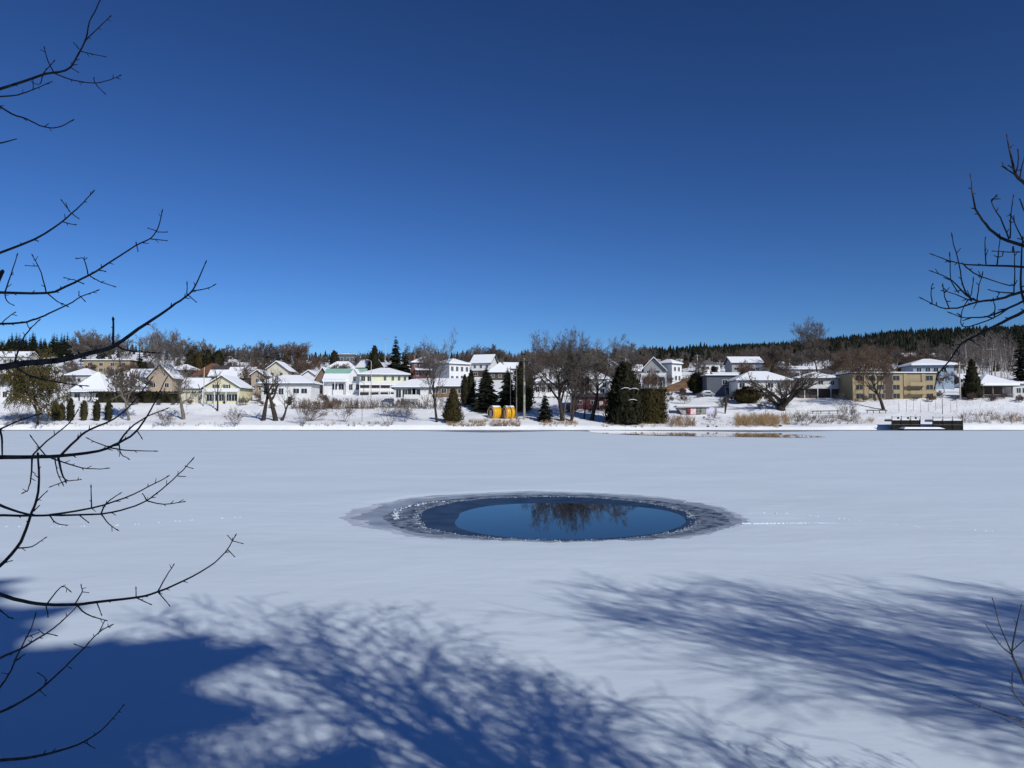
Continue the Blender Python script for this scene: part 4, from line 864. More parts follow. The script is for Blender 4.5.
cedar('narrow dark cedar with a snowy tip, left of two by the white block', 464.8, 406, 377, 3.9, 97, 'column', m=CEDAR_D, n=800)
cedar('taller narrow dark cedar, right of two by the white block', 471, 406, 373, 4.2, 98, 'column', m=CEDAR_D, n=800)
conifer('large black green spruce behind the left yellow pod', 486, 410, 364.5, 18, 99, whorls=40, fr=12)
conifer('large dark spruce behind the right yellow pod, left of the utility pole', 507.5, 409, 366, 14, 100, whorls=38, fr=11)
cedar('olive green cedar behind the thick utility pole', 523.5, 411, 361, 10, 101, 'column', m=CEDAR, n=1800, leaf=.4)
conifer('squat dark spruce on the shore left of the big leaning tree', 545, 421.5, 392, 10, 102, whorls=26, fr=11, m=SPRUCE)
cedar('rounded dark olive cedar behind the spreading trees', 597.5, 385, 352, 12, 103, 'egg', m=CEDAR, n=1400, leaf=.45)
o, ps = cedar('big broad dark cedar with streaks of snow, right of the spreading trees', 625, 423.5, 366.5, 20, 104, 'broad', m=CEDAR_D, n=3600, leaf=.62)
W_ = 18 * o.location.y / F
for (fx, z) in ((-.1, .62), (.25, .42), (.35, .61)):
    q = MB(); Hh = (423.5 - 366.5) * o.location.y / F
    q.tube([(fx * W_ - 1.1, -W_ * .93, z * Hh - .25), (fx * W_ - .3, -W_ * .98, z * Hh + .05), (fx * W_ + .5, -W_ * .98, z * Hh + .05), (fx * W_ + 1.2, -W_ * .9, z * Hh - .2)], [.03, .08, .08, .03], 5); q.build('snow_clump', SNOW_R, o)
p = hit(653, 424); s = p.y / F
q = cedar_mb(105, 33 * s, 14 * s, 'egg', 3000, .35, box=(14.5 * s, 2.2)); q.v = [(x, y + 2.2, z) for x, y, z in q.v]
o = thing('cedar_hedge', 'tall brownish green cedar hedge with a square cut right end', 'hedge', p); q.build('crown', CEDAR_B, o)
t = MB()
for x in (-11, -6, -1, 4, 9, 12.5): t.tube([(x * s, 2.2, -.5), (x * s, 2.2, 3)], [.12, .1], 5)
t.build('trunk', BARK, o)
cedar('dark round pine below the small white hip roofed house', 698, 394, 375, 9, 106, 'egg', m=CEDAR_D, n=1200, leaf=.5, name='pine_tree')
conifer('thin dark conifer between the grey gabled house and the tall white house', 668.7, 385, 366, 2.4, 107, whorls=18, fr=7)
conifer('small dark conifer in front of the grey deck', 661, 392, 377, 3.2, 108, whorls=14, fr=7, m=CEDAR)
cedar('broad dark conifer left of the snow roofed pavilion', 972.5, 399, 362.5, 9.5, 109, 'cone', m=CEDAR_D, n=1800, leaf=.4)
conifer('tall dark spruce at the right edge of the picture', 1022, 396, 322, 11, 110, whorls=40, fr=10)
# hedges and bushes
def hedge(label, x0, x1, base, top, seed, m, dens=9, dp=1.4, name='hedge'):
    mid = hit((x0 + x1) / 2, base); a, b = hit(x0, base), hit(x1, base); s = mid.y / F; H = (base - top) * s; rg = random.Random(seed); q = MB()
    L = (b - a).length; k = int(L * dens)
    for i in range(k):
        t = rg.random(); y = rg.uniform(-dp, dp) * .5; g_ = a.lerp(b, t) - mid; g_.y += y; g_.z = ground(mid.x + g_.x, mid.y + g_.y) - mid.z - .05
        h = H * rg.uniform(.6, 1.05) * (.85 + .15 * noise.noise((t * L / 2, seed, 0)))
        d = Vector((rg.gauss(0, .22), rg.gauss(0, .22), 1)); p1 = g_ + d * h * .5; p2 = p1 + (d + rv(rg, .22)) * h * .5
        q.tube([g_, p1, p2], [.05, .04, .02], 3)
        for _ in range(4):
            c = g_.lerp(p2, rg.uniform(.25, .95)); dd = (rv(rg) + Vector((0, 0, .6))).normalized() * h * rg.uniform(.15, .35); q.tube([c, c + dd], [.035, .015], 3)
    o = thing(name, label, 'hedge', mid, 0, 'hedges on the far bank'); q.build('crown', m, o)
p = hit(146, 402.5); s = p.y / F
q = cedar_mb(120, 9.5 * s, 5, 'egg', 3600, .3, box=(57 * s, 1.1)); o = thing('hedge', 'long dark evergreen hedge behind the small cedars and the thick forked trunk', 'hedge', p, 0, 'hedges on the far bank'); q.build('crown', CEDAR_D, o)
hedge('brown leafless hedge in front of the mint roofed house', 292, 376, 408, 396.5, 121, REED_B, 14, 3)
hedge('grey brown leafless hedge below the pale yellow house and the white bungalow', 372, 424, 408, 398, 122, TWIG_G, 10, 3)
hedge('low russet thicket behind the wide pointed cedar', 424, 446, 408, 391, 123, TWIG, 9, 4)
cedar('round brown bush with dry leaves in front of the white house by the willow', 747.5, 403, 389, 14, 124, 'egg', m=CEDAR_B, n=1500, leaf=.35, name='bush', cat='bush', group='bushes on the far bank')
for i, (px, base, top, hw, m_, lab) in enumerate(((302, 427, 397, 10, TWIG, 'forked bare shrub at the water edge before the brown hedge'), (309, 421, 397, 17, TWIG_R, 'wide round crowned russet shrub before the brown hedge'), (344, 421.5, 399, 12, TWIG, 'small bare tree like shrub with a round crown before the mint roofed house'), (389, 427, 397, 12, TWIG_G, 'tall forked grey shrub at the water edge before the yellow house'), (405, 422, 400, 9, TWIG_G, 'faint grey shrub right of the tall forked one'),
    (166, 427, 409, 9, TWIG, 'dark low shrub at the water edge left of the thick forked trunk'), (236, 426, 406, 8, TWIG_R, 'small reddish shrub on the snow before the yellow cottage'), (257, 404, 384, 8, TWIG_R, 'russet bush left of the low white bungalow'), (12, 425, 400, 10, TWIG_G, 'pale bare shrub on the far left shore'), (26, 424, 404, 7, TWIG_G, 'second pale shrub left of the olive willow'),
    (806, 426, 408, 10, TWIG, 'dark spiky shrub on the shore right of the reeds'), (845, 417, 398, 10, TWIG_G, 'grey arching shrub on the snow slope left of the leaning tree'), (851, 421, 405, 6, TWIG_G, 'thin pale sapling below the arching shrub'), (684, 404, 392, 8, TWIG_R, 'brown bush below the timber retaining wall'), (648, 408, 392, 7, TWIG_R, 'brown bush above the square cut hedge'), (712, 420, 410, 5, TWIG_G, 'small grey shrub right below the graffiti wall'))):
    p = hit(px, base); s = p.y / F; q = shrub_mb(200 + i, (base - top) * s, hw * 2 * s, n=7 if hw < 15 else 16, lev=3, rmin=.022)
    zt = max(v[2] for v in q.v); k = (base - top) * s / zt; ex = sorted(abs(v[0]) for v in q.v)[int(len(q.v) * .96)]; kx = hw * s / ex
    q.v = [(x * kx, y * kx, z * k) for x, y, z in q.v]
    o = thing('shrub', lab, 'shrub', p, 0, 'bare shrubs on the far bank'); q.build('crown', m_, o)
p = hit(725.5, 413); o = thing('dead_trunk', 'dark dead trunk with a forked top on the snow below the slate house', 'tree', p)
q = MB(); q.tube([(-.2, 0, -.4), (.05, 0, 1.6), (.1, 0, 2.6), (.25, 0, 4.1)], [.12, .28, .34, .2], 7); q.build('trunk', BARK, o, True)
for (a, b) in (((.1, 0, 2.5), (-.9, .2, 4.6)), ((.2, 0, 3.6), (2.0, .1, 5.6)), ((.25, 0, 3.9), (.5, 0, 6.2))):
    q = MB(); q.tube([a, tuple((Vector(a) + Vector(b)) / 2 + Vector((.05, 0, .15))), b], [.14, .1, .03], 5); q.build('branch', BARK, o)

sh = []
for sd_ in (260, 261, 262): sh.append(shrub_mb(sd_, 2.0, 2.4, 9, 3, .03).mesh('crown', (TWIG_G, TWIG, TWIG_R)[sd_ - 260]))
rg = random.Random(15)
for (x0, x1, y0, y1, n_, where) in ((130, 262, 398, 405, 12, 'before the houses on the left'), (262, 430, 397, 410, 20, 'before the middle houses'), (525, 645, 400, 416, 20, 'under the big spreading trees'), (645, 800, 392, 408, 18, 'on the slope round the graffiti wall'), (800, 1024, 397, 402, 16, 'along the top of the right bank')):
    for i in range(n_):
        p = hit(rg.uniform(x0, x1), rg.uniform(y0, y1))
        if any(abs(p.x - fx) < fw - 1 and fy - .8 < p.y < fy + fd for fx, fy, fw, fd in FOOT): continue
        o = thing('shrub', 'small bare shrub ' + where, 'shrub', p, rg.random() * 6, 'small bare shrubs ' + where); k = rg.uniform(.5, 1.15); o.scale = (k, k, k)
        link('crown', sh[rg.randrange(3)], o)

# dry reeds, brush and stems nobody could count
rg = random.Random(9)
def tuft(q, p, h, n, spread=.25, r=.025):
    for _ in range(n):
        d = Vector((rg.gauss(0, spread), rg.gauss(0, spread), 1)); b = p + Vector((rg.gauss(0, .15), rg.gauss(0, .15), -.1)); q.tube([b, b + d * h * .6, b + (d + Vector((rg.gauss(0, .15), 0, -.08))) * h], [r, r * .8, r * .5], 3)
q = MB()
for (x0, x1, y0, y1, h, n, k) in ((446, 520, 421, 425.5, 1.0, 190, 5), (736, 779, 418, 426, 1.9, 260, 6), (540, 578, 422, 425.5, .9, 80, 5), (672, 694, 420, 427, 1.2, 60, 5), (782, 789, 418, 425, 1.8, 26, 6), (735, 778, 423, 427, .8, 60, 5), (600, 668, 423, 427, .7, 60, 5), (300, 390, 423, 426, .7, 60, 4), (150, 225, 423, 426, .6, 40, 4), (868, 874, 420, 423, 1.2, 12, 5), (975, 1030, 418, 424, 1.1, 30, 5)):
    for i in range(n):
        p = hit(rg.uniform(x0, x1), rg.uniform(y0, y1)); tuft(q, p, h * rg.uniform(.6, 1.15), k)
tag(q.build('dry_reeds', REED), 'tan dry reeds and grass standing along the far shore', 'reeds', kind='stuff')
q = MB()
for (x0, x1, y0, y1, h, n, k) in ((668, 696, 418, 427, 1.5, 90, 5), (795, 865, 417, 424, 1.3, 120, 5), (960, 1040, 414, 423, 1.4, 150, 5), (700, 735, 418, 426, .6, 40, 4), (452, 520, 424, 427.5, .7, 60, 5), (780, 800, 414, 422, 1.4, 30, 5), (-20, 130, 423, 427, .6, 50, 4)):
    for i in range(n):
        p = hit(rg.uniform(x0, x1), rg.uniform(y0, y1)); tuft(q, p, h * rg.uniform(.5, 1.15), k, .35)
for i in range(420):                       # stems that poke out of the steep snow slope on the right
    p = hit(rg.uniform(795, 1035), rg.uniform(399, 418)); tuft(q, p, rg.uniform(.4, 1.3), 1, .3, .02)
for i in range(160):
    p = hit(rg.uniform(120, 700), rg.uniform(408, 424)); tuft(q, p, rg.uniform(.3, .8), 1, .3, .02)
tag(q.build('dry_brush', REED_B), 'brown brush and bare stems poking out of the snow on the far bank', 'brush', kind='stuff')

# the wood that covers the hill behind, one mass
q = MB(); rg = random.Random(31)
def lowcon(q, p, H, Rb):
    for k in range(4):
        z0 = H * (.08 + .23 * k); z1 = min(H, z0 + H * .38) if k < 3 else H; rr = Rb * (1 - k * .23); n = 7; o = len(q.v); a0 = rg.random() * 6
        for j in range(n):
            a = a0 + 6.283 * j / n; r_ = rr * rg.uniform(.65, 1.15); q.v.append((p.x + r_ * math.cos(a), p.y + r_ * math.sin(a), p.z + z0 - rg.random() * H * .05))
        q.v.append((p.x, p.y, p.z + z1))
        for j in range(n): q.f.append([o + j, o + (j + 1) % n, o + n]); q.m.append(0)
def clear(px, Y):
    return noise.noise((px / 26, Y / 45, 3.1)) > .36 and Y < 820 and px > 760
for i in range(5200):
    Y = 430 + 620 * rg.random() ** .8; px = rg.uniform(640, 1300)
    if px < 690 and Y < 560: continue
    if clear(px, Y): continue
    x = (px - 512) / F * Y; z = ground(x, Y); H = rg.uniform(7, 12) * (1.15 if rg.random() < .12 else 1)
    lowcon(q, Vector((x, Y, z - .3)), H, H * rg.uniform(.2, .28))
for i in range(700):
    Y = 430 + 500 * rg.random(); px = rg.uniform(-330, 640)
    x = (px - 512) / F * Y; z = ground(x, Y); H = rg.uniform(5, 9); lowcon(q, Vector((x, Y, z - .3)), H, H * .27)
tag(q.build('hill_wood', SPRUCE), 'dark conifer wood covering the hill behind the houses', 'wood', kind='stuff')
q = MB()
for i in range(800):
    Y = rg.uniform(330, 720); px = rg.choice((rg.uniform(690, 1100), rg.uniform(740, 930), rg.uniform(280, 700)))
    if Y < 420 and px < 700: Y += 120
    x = (px - 512) / F * Y; p = Vector((x, Y, ground(x, Y) - .3)); H = rg.uniform(7, 11) * (.7 if px < 700 else 1)
    q.tube([p, p + Vector((rg.gauss(0, .3), 0, H * .6))], [.2, .1], 4)
    for k in range(16):
        a = rg.random() * 6.28; b = p + Vector((0, 0, H * rg.uniform(.3, .65))); d = Vector((math.cos(a) * .5, math.sin(a) * .5, 1)) * H * rg.uniform(.22, .38)
        q.tube([b, b + d * .6, b + d], [.10, .08, .04], 3)
tag(q.build('bare_wood', TWIG), 'brown leafless wood mixed into the hill behind the houses', 'wood', kind='stuff')

# ------------------------------------------------------------------ the near trees: twigs that reach into the picture
def traced(root, trunk_at, lines, Y0, seed, width, m=BARK_B, dz=.35, spurs=True):
    """lines: (parent index or -1, start width px, end width px, [(px, py) ...]); every limb that leaves the frame is carried on to the trunk"""
    rg = random.Random(seed); done = []; mbs = []
    for (par, w0, w1, pts) in lines:
        if par < 0:
            Ya = Y0 * (1 + rg.uniform(-.14, .14)); Yb = Ya + Y0 * rg.uniform(-.11, .14); mi = len(mbs); mbs.append(MB())
        else:
            mi = done[par][1]; best = min(done[par][0], key=lambda t: (t[0] - pts[0][0]) ** 2 + (t[1] - pts[0][1]) ** 2)
            Ya = best[2]; Yb = Ya + rg.uniform(-.12, .16)
        n = len(pts); L = [0]
        for a, b in zip(pts, pts[1:]): L.append(L[-1] + math.hypot(b[0] - a[0], b[1] - a[1]))
        P3, rad, rec = [], [], []
        for i, (px, py) in enumerate(pts):
            t = L[i] / max(L[-1], 1e-6); Y = Ya + (Yb - Ya) * t; wp = w0 + (w1 - w0) * t
            P3.append(P(px, py, Y)); rad.append(wp * .5 * Y / F); rec.append((px, py, Y))
        # soften the polyline
        S, Rr = [P3[0]], [rad[0]]
        for i in range(n - 1):
            p0, p1, p2, p3 = P3[max(i - 1, 0)], P3[i], P3[i + 1], P3[min(i + 2, n - 1)]
            for k in range(1, 4):
                u = k / 3; S.append(.5 * ((2 * p1) + (p2 - p0) * u + (2 * p0 - 5 * p1 + 4 * p2 - p3) * u * u + (3 * p1 - p0 - 3 * p2 + p3) * u ** 3) + rv(rg, .0006))
                Rr.append(rad[i] + (rad[i + 1] - rad[i]) * u)
        if par < 0:
            A = S[0]; T = trunk_at.copy(); T.z = max(.5, A.z - dz - abs(A.x - T.x) * .25)
            d = (S[1] - A).normalized(); d.z = max(-.35, min(.35, d.z)); dist = (A - T).length
            c1 = A - d * dist * .4; mid = [T.lerp(c1, .5) + Vector((0, 0, -.04)), c1.lerp(A, .3)]
            S = [T] + mid + S; Rr = [Rr[0] * 1.9 + .006, Rr[0] * 1.5, Rr[0] * 1.15] + Rr
        q = mbs[mi]; q.tube(S, Rr, 7 if w0 > 1.6 else 5)
        if spurs:                         # buds and short spurs
            tot = L[-1]; k = int(tot / (16 if par < 0 else 11))
            for _ in range(k):
                i = rg.randrange(3 if par < 0 else 1, len(S) - 1) if len(S) > 5 else 1
                d = (S[min(i + 1, len(S) - 1)] - S[i - 1]).normalized(); sd_ = rv(rg); sd_ = (sd_ - d * sd_.dot(d)).normalized()
                ln = rg.uniform(.010, .026); b = S[i]; q.tube([b, b + (sd_ * .8 + d * .7).normalized() * ln], [max(.0018, Rr[i] * .6), .0012], 4)
            e = S[-1]; d = (S[-1] - S[-2]).normalized(); q.tube([e - d * .004, e + d * .006, e + d * .016], [Rr[-1], Rr[-1] * 1.6, .001], 5)
        done.append((rec, mi))
    for q in mbs: q.build('branch', m, root, True, loc=-root.location)
TX = Vector((-3.25, 3.1, 0))
root = thing('bare_tree', 'bare tree just left of the frame whose dark twigs reach into the whole left side', 'tree', (TX.x, TX.y, near(TX.x, TX.y)))
q = MB(); q.tube([(0, 0, -.5), (.02, 0, 1.2), (-.05, .03, 2.6), (.03, -.02, 4.2), (0, .02, 5.4), (.1, 0, 6.2)], [.15, .12, .10, .08, .05, .02], 12); q.build('trunk', BARK, root, True)
LINES = [
 (-1, 3.0, .9, [(-6, 91), (25, 81), (46, 74), (65, 70.5), (75, 60.6), (85, 41), (89.5, 22), (95, 11), (101, -3)]),      # 0
 (0, 1.3, .8, [(85, 41), (98, 28), (110, 17)]), (0, 1.1, .7, [(80, 51), (91, 54), (103, 56)]), (0, 1.1, .8, [(79, 49), (74, 43)]), (0, 1.1, .8, [(70, 67), (78, 72)]),
 (0, 1.4, .8, [(54, 73), (72, 80), (95, 83), (109, 80), (119, 76)]), (5, 1.0, .7, [(94, 77), (95, 83), (103, 92)]), (0, 1.3, .8, [(54, 73), (48, 61), (44.5, 49)]), (0, 1.3, .8, [(43, 74), (53, 62)]), (0, 1.1, .7, [(43, 75), (40, 84), (33, 83)]),
 (-1, 1.7, .8, [(-5, 97), (17, 95), (32, 90), (51, 82)]), (10, 1.0, .7, [(33, 90), (33, 80)]),                             # 10
 (-1, 1.9, .9, [(-6, 103), (12, 114), (27, 119), (40, 125.6), (53, 128), (63, 125.6), (71, 121)]),
 (-1, 1.9, .9, [(-6, 144), (3, 142.5), (16, 139)]),
 (-1, 2.7, .9, [(-6, 255), (35, 239), (60.6, 223), (72, 213), (84, 202), (92, 193)]), (14, 1.2, .9, [(70, 212), (62, 201)]), (14, 1.1, .8, [(71, 213), (78, 218)]), (14, 1.1, .8, [(63, 222), (75, 224.5)]), (14, 1.3, .9, [(34, 239.5), (38, 241)]),
 (-1, 3.0, .9, [(-6, 291.5), (0, 292.5), (47, 293), (67, 286), (89, 275), (109, 263), (136, 245.5), (151, 238), (158, 228), (162, 212.6)]),   # 19
 (19, 1.5, .8, [(5, 292), (11, 275), (17, 256)]), (19, 1.3, .8, [(5, 293), (7, 301), (13, 305)]), (19, 1.4, .8, [(46, 292), (41, 273), (33, 257)]), (22, 1, .7, [(38, 266), (27, 266)]), (19, 1.3, .8, [(88, 275), (84, 259), (77, 258.6)]), (24, 1, .7, [(84, 260), (87, 258)]),
 (19, 1.3, .8, [(90, 276), (101, 282), (113, 286)]), (19, 1.4, .9, [(47, 293), (57, 301), (67, 306)]), (19, 1.2, .8, [(151, 239), (166, 240.6)]), (19, 1.0, .8, [(157, 231), (148, 228)]), (19, 1.0, .8, [(157, 232), (166, 232)]), (19, 1.2, .8, [(136, 242), (138, 250.5)]), (19, 1.2, .8, [(84, 284), (74, 280), (65, 278)]), (19, 1.4, 1, [(98, 270), (105, 271)]),
 (-1, 2.4, .9, [(-6, 324), (20, 323), (37, 318.5), (49, 313.5), (67, 305), (82, 296), (96, 291)]), (34, 1.2, .8, [(2, 323), (7, 318), (14, 313)]), (34, 1.1, .8, [(80, 296), (84, 300)]), (34, 1.1, .8, [(79, 296), (79, 292)]),   # 34
 (-1, 7.0, .9, [(-6, 368), (25, 363), (62, 360), (82, 355), (103, 350), (116, 345), (138, 329), (159.5, 315), (175.6, 303.6), (188, 295), (195, 286), (205, 264)]),   # 38
 (38, 1.3, .8, [(193, 290.5), (204, 289), (213, 286)]), (38, 1.2, .8, [(188, 295), (195, 301)]), (38, 1.2, .8, [(187, 295), (187, 285)]), (38, 2.6, 1.8, [(113, 346), (113, 333), (113, 320)]), (38, 1.9, .9, [(116, 345), (128, 350.6), (158, 353)]), (38, 2.0, .9, [(13.6, 364.5), (22, 341), (32, 327), (38, 321)]), (38, 2.0, .9, [(14, 366), (30, 376), (62, 383), (85, 386)]), (44, 1.1, .8, [(30, 329), (27, 324)]),
 (-1, 4.6, .9, [(-6, 457.5), (30, 457), (59, 456), (99, 451), (119, 442.5), (135, 432.6), (147, 416.5), (158, 395.5), (166, 379)]),    # 47
 (47, 2.0, .9, [(119, 442.5), (128, 430), (148, 416), (166, 409)]), (47, 2.6, .9, [(60, 456), (77, 439), (89, 430), (114, 419), (133.5, 402), (151, 379)]), (47, 1.8, .9, [(32, 456), (47, 441), (69, 423), (77, 412)]), (47, 1.5, .9, [(46, 456), (37, 445), (32, 437.6)]),
 (47, 2.0, .9, [(32, 457), (31, 478), (28, 489.5), (25, 492)]), (47, 2.5, 1.3, [(58, 457), (62, 473), (65.5, 481)]), (53, 1.2, .8, [(65.5, 481), (72, 480.5), (80, 480)]), (53, 1.2, .8, [(65.5, 481), (58, 484), (52, 486)]), (47, 1.4, .8, [(55, 458), (57, 472), (62, 483)]), (47, 1.6, .8, [(51, 458), (72, 465), (86.5, 468.5), (106, 469)]),
 (47, 1.6, .8, [(119, 445), (106, 446), (89, 439)]), (47, 1.6, .8, [(108, 447), (124, 450), (154, 451)]), (47, 1.4, .8, [(119, 444), (121, 454), (128, 458.6)]), (47, 1.2, .8, [(137, 431), (141, 437)]),
 (-1, 2.0, .9, [(-6, 431), (0, 429), (20, 420), (40, 414)]), (62, 2.2, 1.4, [(0, 429), (2, 441), (2, 456)]),                             # 62, 63
 (-1, 3.6, 1.8, [(-10, 573), (0, 566), (17, 548), (26, 529), (32, 512), (37, 498), (39, 478), (38, 455)]), (64, 1.5, .8, [(35, 503), (46, 492)]), (64, 1.6, .8, [(18.5, 548), (32, 546.5), (45, 538)]), (64, 1.4, .8, [(2, 564), (11, 561)]), (64, 1.5, .9, [(34, 511), (39, 506)]),   # 64
 (-1, 3.0, 1.8, [(-6, 503), (0, 505), (18.5, 512), (32, 515)]), (-1, 2.6, .9, [(-6, 515.5), (32, 515.5), (62, 515), (101, 514), (128.6, 508), (146, 501), (161, 489.6), (178, 475), (192, 460)]),   # 69, 70
 (70, 2.2, .9, [(49, 515), (91.5, 508), (124, 498), (148, 487), (167, 477)]), (71, 1.4, .9, [(91.5, 508), (91, 488)]), (70, 1.7, .8, [(101, 514), (106, 504), (119, 494)]), (70, 1.5, .8, [(101, 514), (109, 524), (116, 529)]), (70, 1.5, .8, [(49, 515), (56, 523), (65.5, 525)]), (70, 1.3, .8, [(79, 515), (88, 522)]), (70, 1.4, .8, [(148, 501), (164, 504), (183.5, 502)]), (70, 1.3, .8, [(147, 501), (143, 494)]), (70, 1.1, .7, [(185, 466), (191, 468)]), (70, 1.1, .7, [(178, 476), (185, 476.5)]),
 (-1, 4.0, .9, [(-8, 592), (0, 594.6), (22, 601), (44.5, 604.5), (77, 604.5), (96, 602), (136, 597.6), (158, 592), (183, 581), (208, 567.5), (225, 552.6), (235, 536.5)]),   # 81
 (81, 1.5, .8, [(158, 591), (166, 577), (173, 566)]), (81, 1.4, .8, [(158, 592), (169, 604.5)]), (81, 1.2, .8, [(136, 597), (136, 589)]), (81, 1.3, .8, [(137, 598), (150, 604)]), (81, 1.6, .8, [(75, 604), (82, 592), (81, 585.5)]), (86, 1, .7, [(82, 592), (88, 592.5)]), (81, 1.6, .8, [(47, 604), (61, 587), (69, 590)]), (81, 1.7, .8, [(77, 605), (86.5, 614), (105, 620)]), (81, 1.3, .8, [(46, 605), (48, 616)]), (81, 1.3, .8, [(97, 603), (101, 614)]), (81, 1.1, .7, [(228, 550), (234, 556)]), (81, 1, .7, [(233, 541), (241, 543)]), (81, 1, .7, [(233, 541), (228, 536)]),
 (-1, 2.4, .9, [(-6, 660), (0, 657.7), (18, 650), (38.7, 638), (60.6, 623), (77, 606)]), (95, 1.2, .8, [(46, 633), (54, 635)]), (95, 1.2, .8, [(44, 634), (39, 630)]),      # 95
 (-1, 2.0, .9, [(-5, 693), (0, 687), (8, 676), (18, 654), (28, 634.5), (35, 616)]), (98, 1.1, .8, [(27, 637), (38, 633)]), (98, 1.1, .8, [(14, 661), (24, 655)]), (98, 1.1, .7, [(8, 674), (2, 673)]),
 (-1, 2.6, .9, [(-6, 714), (0, 712), (15.5, 705), (41, 688.6), (64.5, 667), (85, 647), (98, 633), (111, 625.5)]), (102, 1.2, .8, [(98, 634), (104, 622)]), (102, 1.1, .8, [(66, 666), (71, 668)]), (102, 1.3, .8, [(43, 687), (46, 679.6), (39, 673)]), (102, 1.1, .7, [(39, 690), (45, 695)]), (102, 1.1, .7, [(84, 648), (77, 645)]),
 (-1, 3.2, .9, [(-6, 761), (26, 758), (51.6, 753), (77, 745), (95, 735), (108, 723.5), (122.5, 706.7)]), (108, 1.1, .8, [(84, 742), (94, 748)]),
 (-1, 1.8, .9, [(-5, 606), (0, 610), (6, 615), (11, 618)]),
]
traced(root, TX, LINES, 3.0, 5, 1)
TR = Vector((2.85, 1.9, 0))
root = thing('bare_tree', 'bare tree just right of the frame whose fine curved twigs stand against the sky', 'tree', (TR.x, TR.y, near(TR.x, TR.y)))
q = MB(); q.tube([(0, 0, -.5), (.03, 0, .8), (-.02, .03, 1.7), (.02, 0, 2.4), (.06, .03, 2.9), (.03, 0, 3.2)], [.075, .062, .05, .038, .022, .01], 12); q.build('trunk', BARK, root, True)
RL = [
 (-1, 3.6, .9, [(1032, 307.5), (1024, 311.5), (1002, 322.5), (981.5, 333), (961, 344), (950, 360), (938, 374), (935, 386)]), (0, 1.4, .8, [(970, 340), (980, 345.5)]), (0, 1.2, .8, [(948, 366), (938, 372)]),
 (-1, 3.2, .8, [(1032, 290), (1014, 294), (1000, 299), (977, 302), (957, 308), (943, 308), (933, 304), (923, 299)]), (3, 2.0, .8, [(980, 302), (966, 295), (951.6, 280), (934, 272)]), (3, 1.7, .8, [(1014, 293), (1000, 292), (990, 290)]),
 (-1, 2.6, .8, [(1032, 268), (1009, 266), (986, 265.6), (957, 263), (934, 255)]), (6, 1.4, .8, [(986, 264), (985, 252), (985, 239)]), (6, 1.5, .8, [(997, 265), (1000, 240)]), (6, 1.5, .9, [(961.6, 263), (970, 270), (983, 277.6), (1009, 285.6)]), (3, 1.6, .8, [(971.6, 300), (963, 286), (959, 263), (951.6, 237.5)]), (10, 1.2, .8, [(959, 293), (951, 280), (950, 256)]),
 (-1, 4.0, .9, [(1034, 249), (1024, 246), (1000, 237.5), (986, 224.6), (976, 209), (973, 195), (971, 177)]), (12, 1.7, .8, [(1009, 239), (1000, 217.5), (991, 201.7), (995, 199)]), (12, 1.5, .8, [(1010, 238), (1011, 215), (1013, 197)]), (12, 1.5, .8, [(1024, 243), (1018, 230), (1012, 217.5)]), (12, 1.3, .8, [(1020, 252), (1008, 252), (994, 251)]),
 (-1, 4.0, .9, [(1034, 190), (1024, 183), (1016, 174.5), (1011, 156), (1006.6, 137)]), (17, 1.6, .8, [(1016, 175), (1008, 170), (1002.6, 164.5)]), (17, 1.4, .8, [(1016, 172), (1018, 162), (1018, 151.6)]), (17, 1.4, .8, [(1020, 178), (1022, 165), (1026, 152)]),
 (-1, 2.6, .8, [(1032, 298), (1024, 301), (1000, 312), (985, 317), (966, 317.8), (951.6, 313.5)]), (21, 1.5, .8, [(1009, 308), (993, 318), (975, 325), (962, 326), (962, 312), (966, 302)]), (3, 1.3, .8, [(949, 308), (945, 297), (943, 286)]), (3, 1.2, .8, [(932, 303), (931, 292), (932, 285)]), (3, 1.3, .8, [(972, 301), (955, 294), (944, 291)]), (3, 1.2, .8, [(970, 300), (972, 290), (973, 281)]), (3, 1.3, .8, [(977, 302), (979, 285), (982, 276)]), (3, 1.4, .8, [(1014, 292), (1015, 270), (1014, 251)]), (21, 1.3, .8, [(994, 314), (995, 306), (993, 300)]),
 (-1, 3.0, 1.0, [(1032, 318), (1022, 296), (1021, 270), (1022, 240)]), (-1, 2.6, .9, [(1036, 222), (1025, 212), (1020, 200)]),
]
traced(root, TR, RL, 2.2, 6, 1, dz=.2)
rg = random.Random(12)               # the limbs of the same tree that stay outside the frame
for k in range(6):
    a = rg.uniform(-1.3, .9); z = rg.uniform(1.2, 2.6); q = MB()
    grow(q, q, rg, Vector((0, 0, z)), Vector((math.cos(a), math.sin(a), .7)), rg.uniform(.8, 1.4), .018, 3, dict(kids=(7, 6, 5), up0=.05, up=.07, tip=.05, wob=.09, rmin=.0025, trunklev=9, fork=.3, ang=(42, 42), ratio=(.5, .5), **{'from': .2}), 1)
    q.build('branch', BARK_B, root)
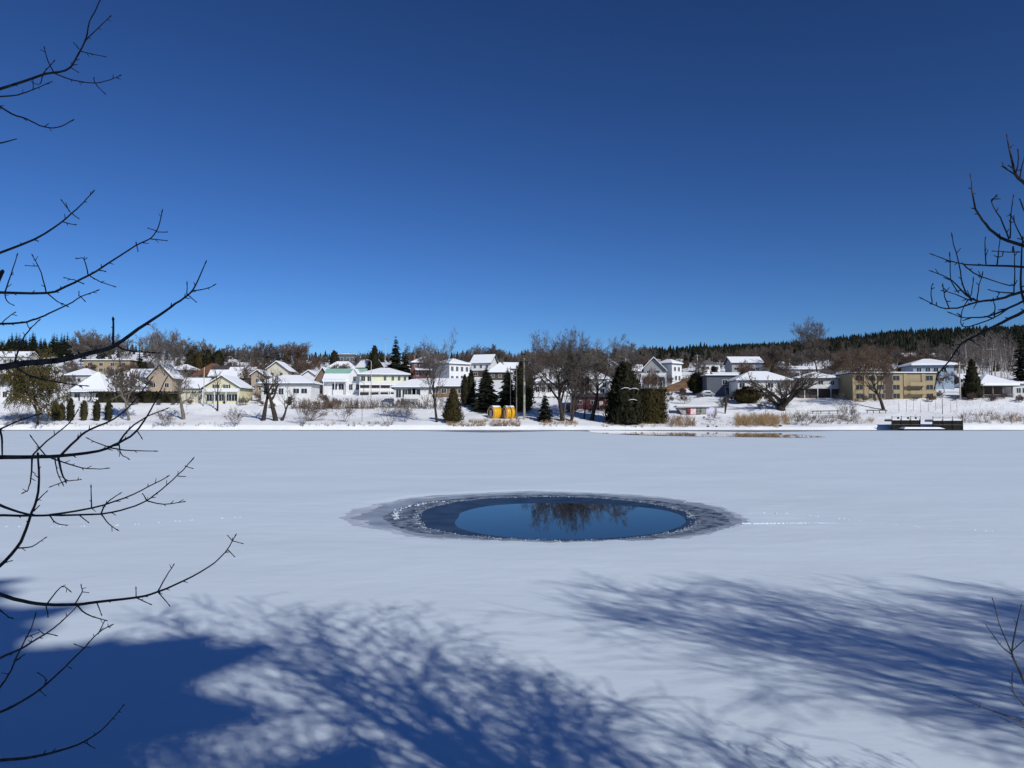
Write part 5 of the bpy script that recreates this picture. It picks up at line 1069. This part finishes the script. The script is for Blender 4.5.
# shrub at the lower right corner
SX = Vector((3.75, 4.4, 0)); SX.z = near(SX.x, SX.y)
root = thing('shrub', 'small bare shrub reaching in at the lower right corner above the snow', 'shrub', SX)
SL = [(-1, 3.0, .8, [(1034, 700), (1024, 682), (1017, 665), (1012, 653), (1015, 632), (1021, 606)]), (0, 1.4, .7, [(1012, 653), (1000, 626), (993, 600)]), (0, 1.4, .7, [(1012, 655), (1000, 644.6), (987, 626)]), (0, 1.1, .7, [(1013, 650), (1024, 640)]),
      (-1, 2.0, .7, [(1034, 716), (1024, 705), (1013, 690), (1012, 674)]), (-1, 1.9, .6, [(1034, 726), (1024, 722), (988, 709), (970, 702), (954.6, 695.6)]), (5, 1.0, .6, [(1024, 728), (1010, 722), (1002, 718)]), (4, 1, .7, [(1018, 697), (1010, 689)])]
traced(root, Vector((SX.x, SX.y, .3)), SL, 4.3, 7, 1, m=BARK_G, dz=.2)
q = shrub_mb(300, 1.2, .8, 8, 3, .004); q.v = [(x * .6 + .45, y * .7 - .2, z * .8) for x, y, z in q.v]; q.build('crown', BARK_G, root)

# ------------------------------------------------------------------ the trees behind the camera whose shade lies on the lake
def near_tree(label, x, y, H, seed, habit, r0, lean=(0, 0), halfw=2.5, **k):
    tr, tw = bare_parts(seed, H, habit, lev=k.pop('lev', 5), r0=r0, lean=lean, **k)
    ex = sorted(abs(v[0]) for v in tw.v)[int(len(tw.v) * .95)]; sx = halfw / ex
    for b in (tr, tw): b.v = [(a * sx, c * sx, z) for a, c, z in b.v]
    o = thing('bare_tree', label, 'tree', (x, y, near(x, y)), 0, 'trees on the near bank'); tr.build('trunk', BARK, o, True); tw.build('crown', BARK_B, o); return o
near_tree('bare tree behind the camera that casts the branching shade in the lower middle', 4.7, -1.9, 6.9, 401, 'vase', .23, lev=4, kids=(9, 8, 8, 6), ratio=(.85, .62, .6, .6), rmin=.008, wob=.13, fork=.36, trunk=.6, lean=(.22, .36), halfw=2.7, ang=(40, 42, 42))
near_tree('bare tree right of the camera that casts the wide streaky shade on the right', 12.6, 0.5, 7.9, 402, 'vase', .15, lev=4, kids=(10, 9, 8, 6), ratio=(.9, .62, .62, .6), wob=.11, rmin=.0075, fork=.25, halfw=3.6)
near_tree('second bare tree right of the camera behind the streaky shade', 15.6, 0.9, 7.9, 403, 'vase', .15, lev=4, kids=(10, 9, 8, 6), ratio=(.9, .62, .62, .6), wob=.11, rmin=.0075, fork=.25, halfw=3.6)
t, q = conifer_mb(413, 27, 7.5, 38, 9, droop=.3, jag=.45, bare=.1)
o = thing('spruce_tree', 'tall spruce behind the camera that casts the deep shade in the lower left', 'tree', (11.7, -17.2, near(11.7, -17.2)), 0, 'trees on the near bank'); t.build('trunk', BARK, o); q.build('crown', SPRUCE, o)
q = shrub_mb(301, 1.9, 1.2, 8, 3, .004); o = thing('shrub', 'bare shrub beside the camera casting thin shade at the bottom edge', 'shrub', (4.3, 3.2, near(4.3, 3.2)), 0, 'shrubs on the near bank'); q.build('crown', BARK_B, o)
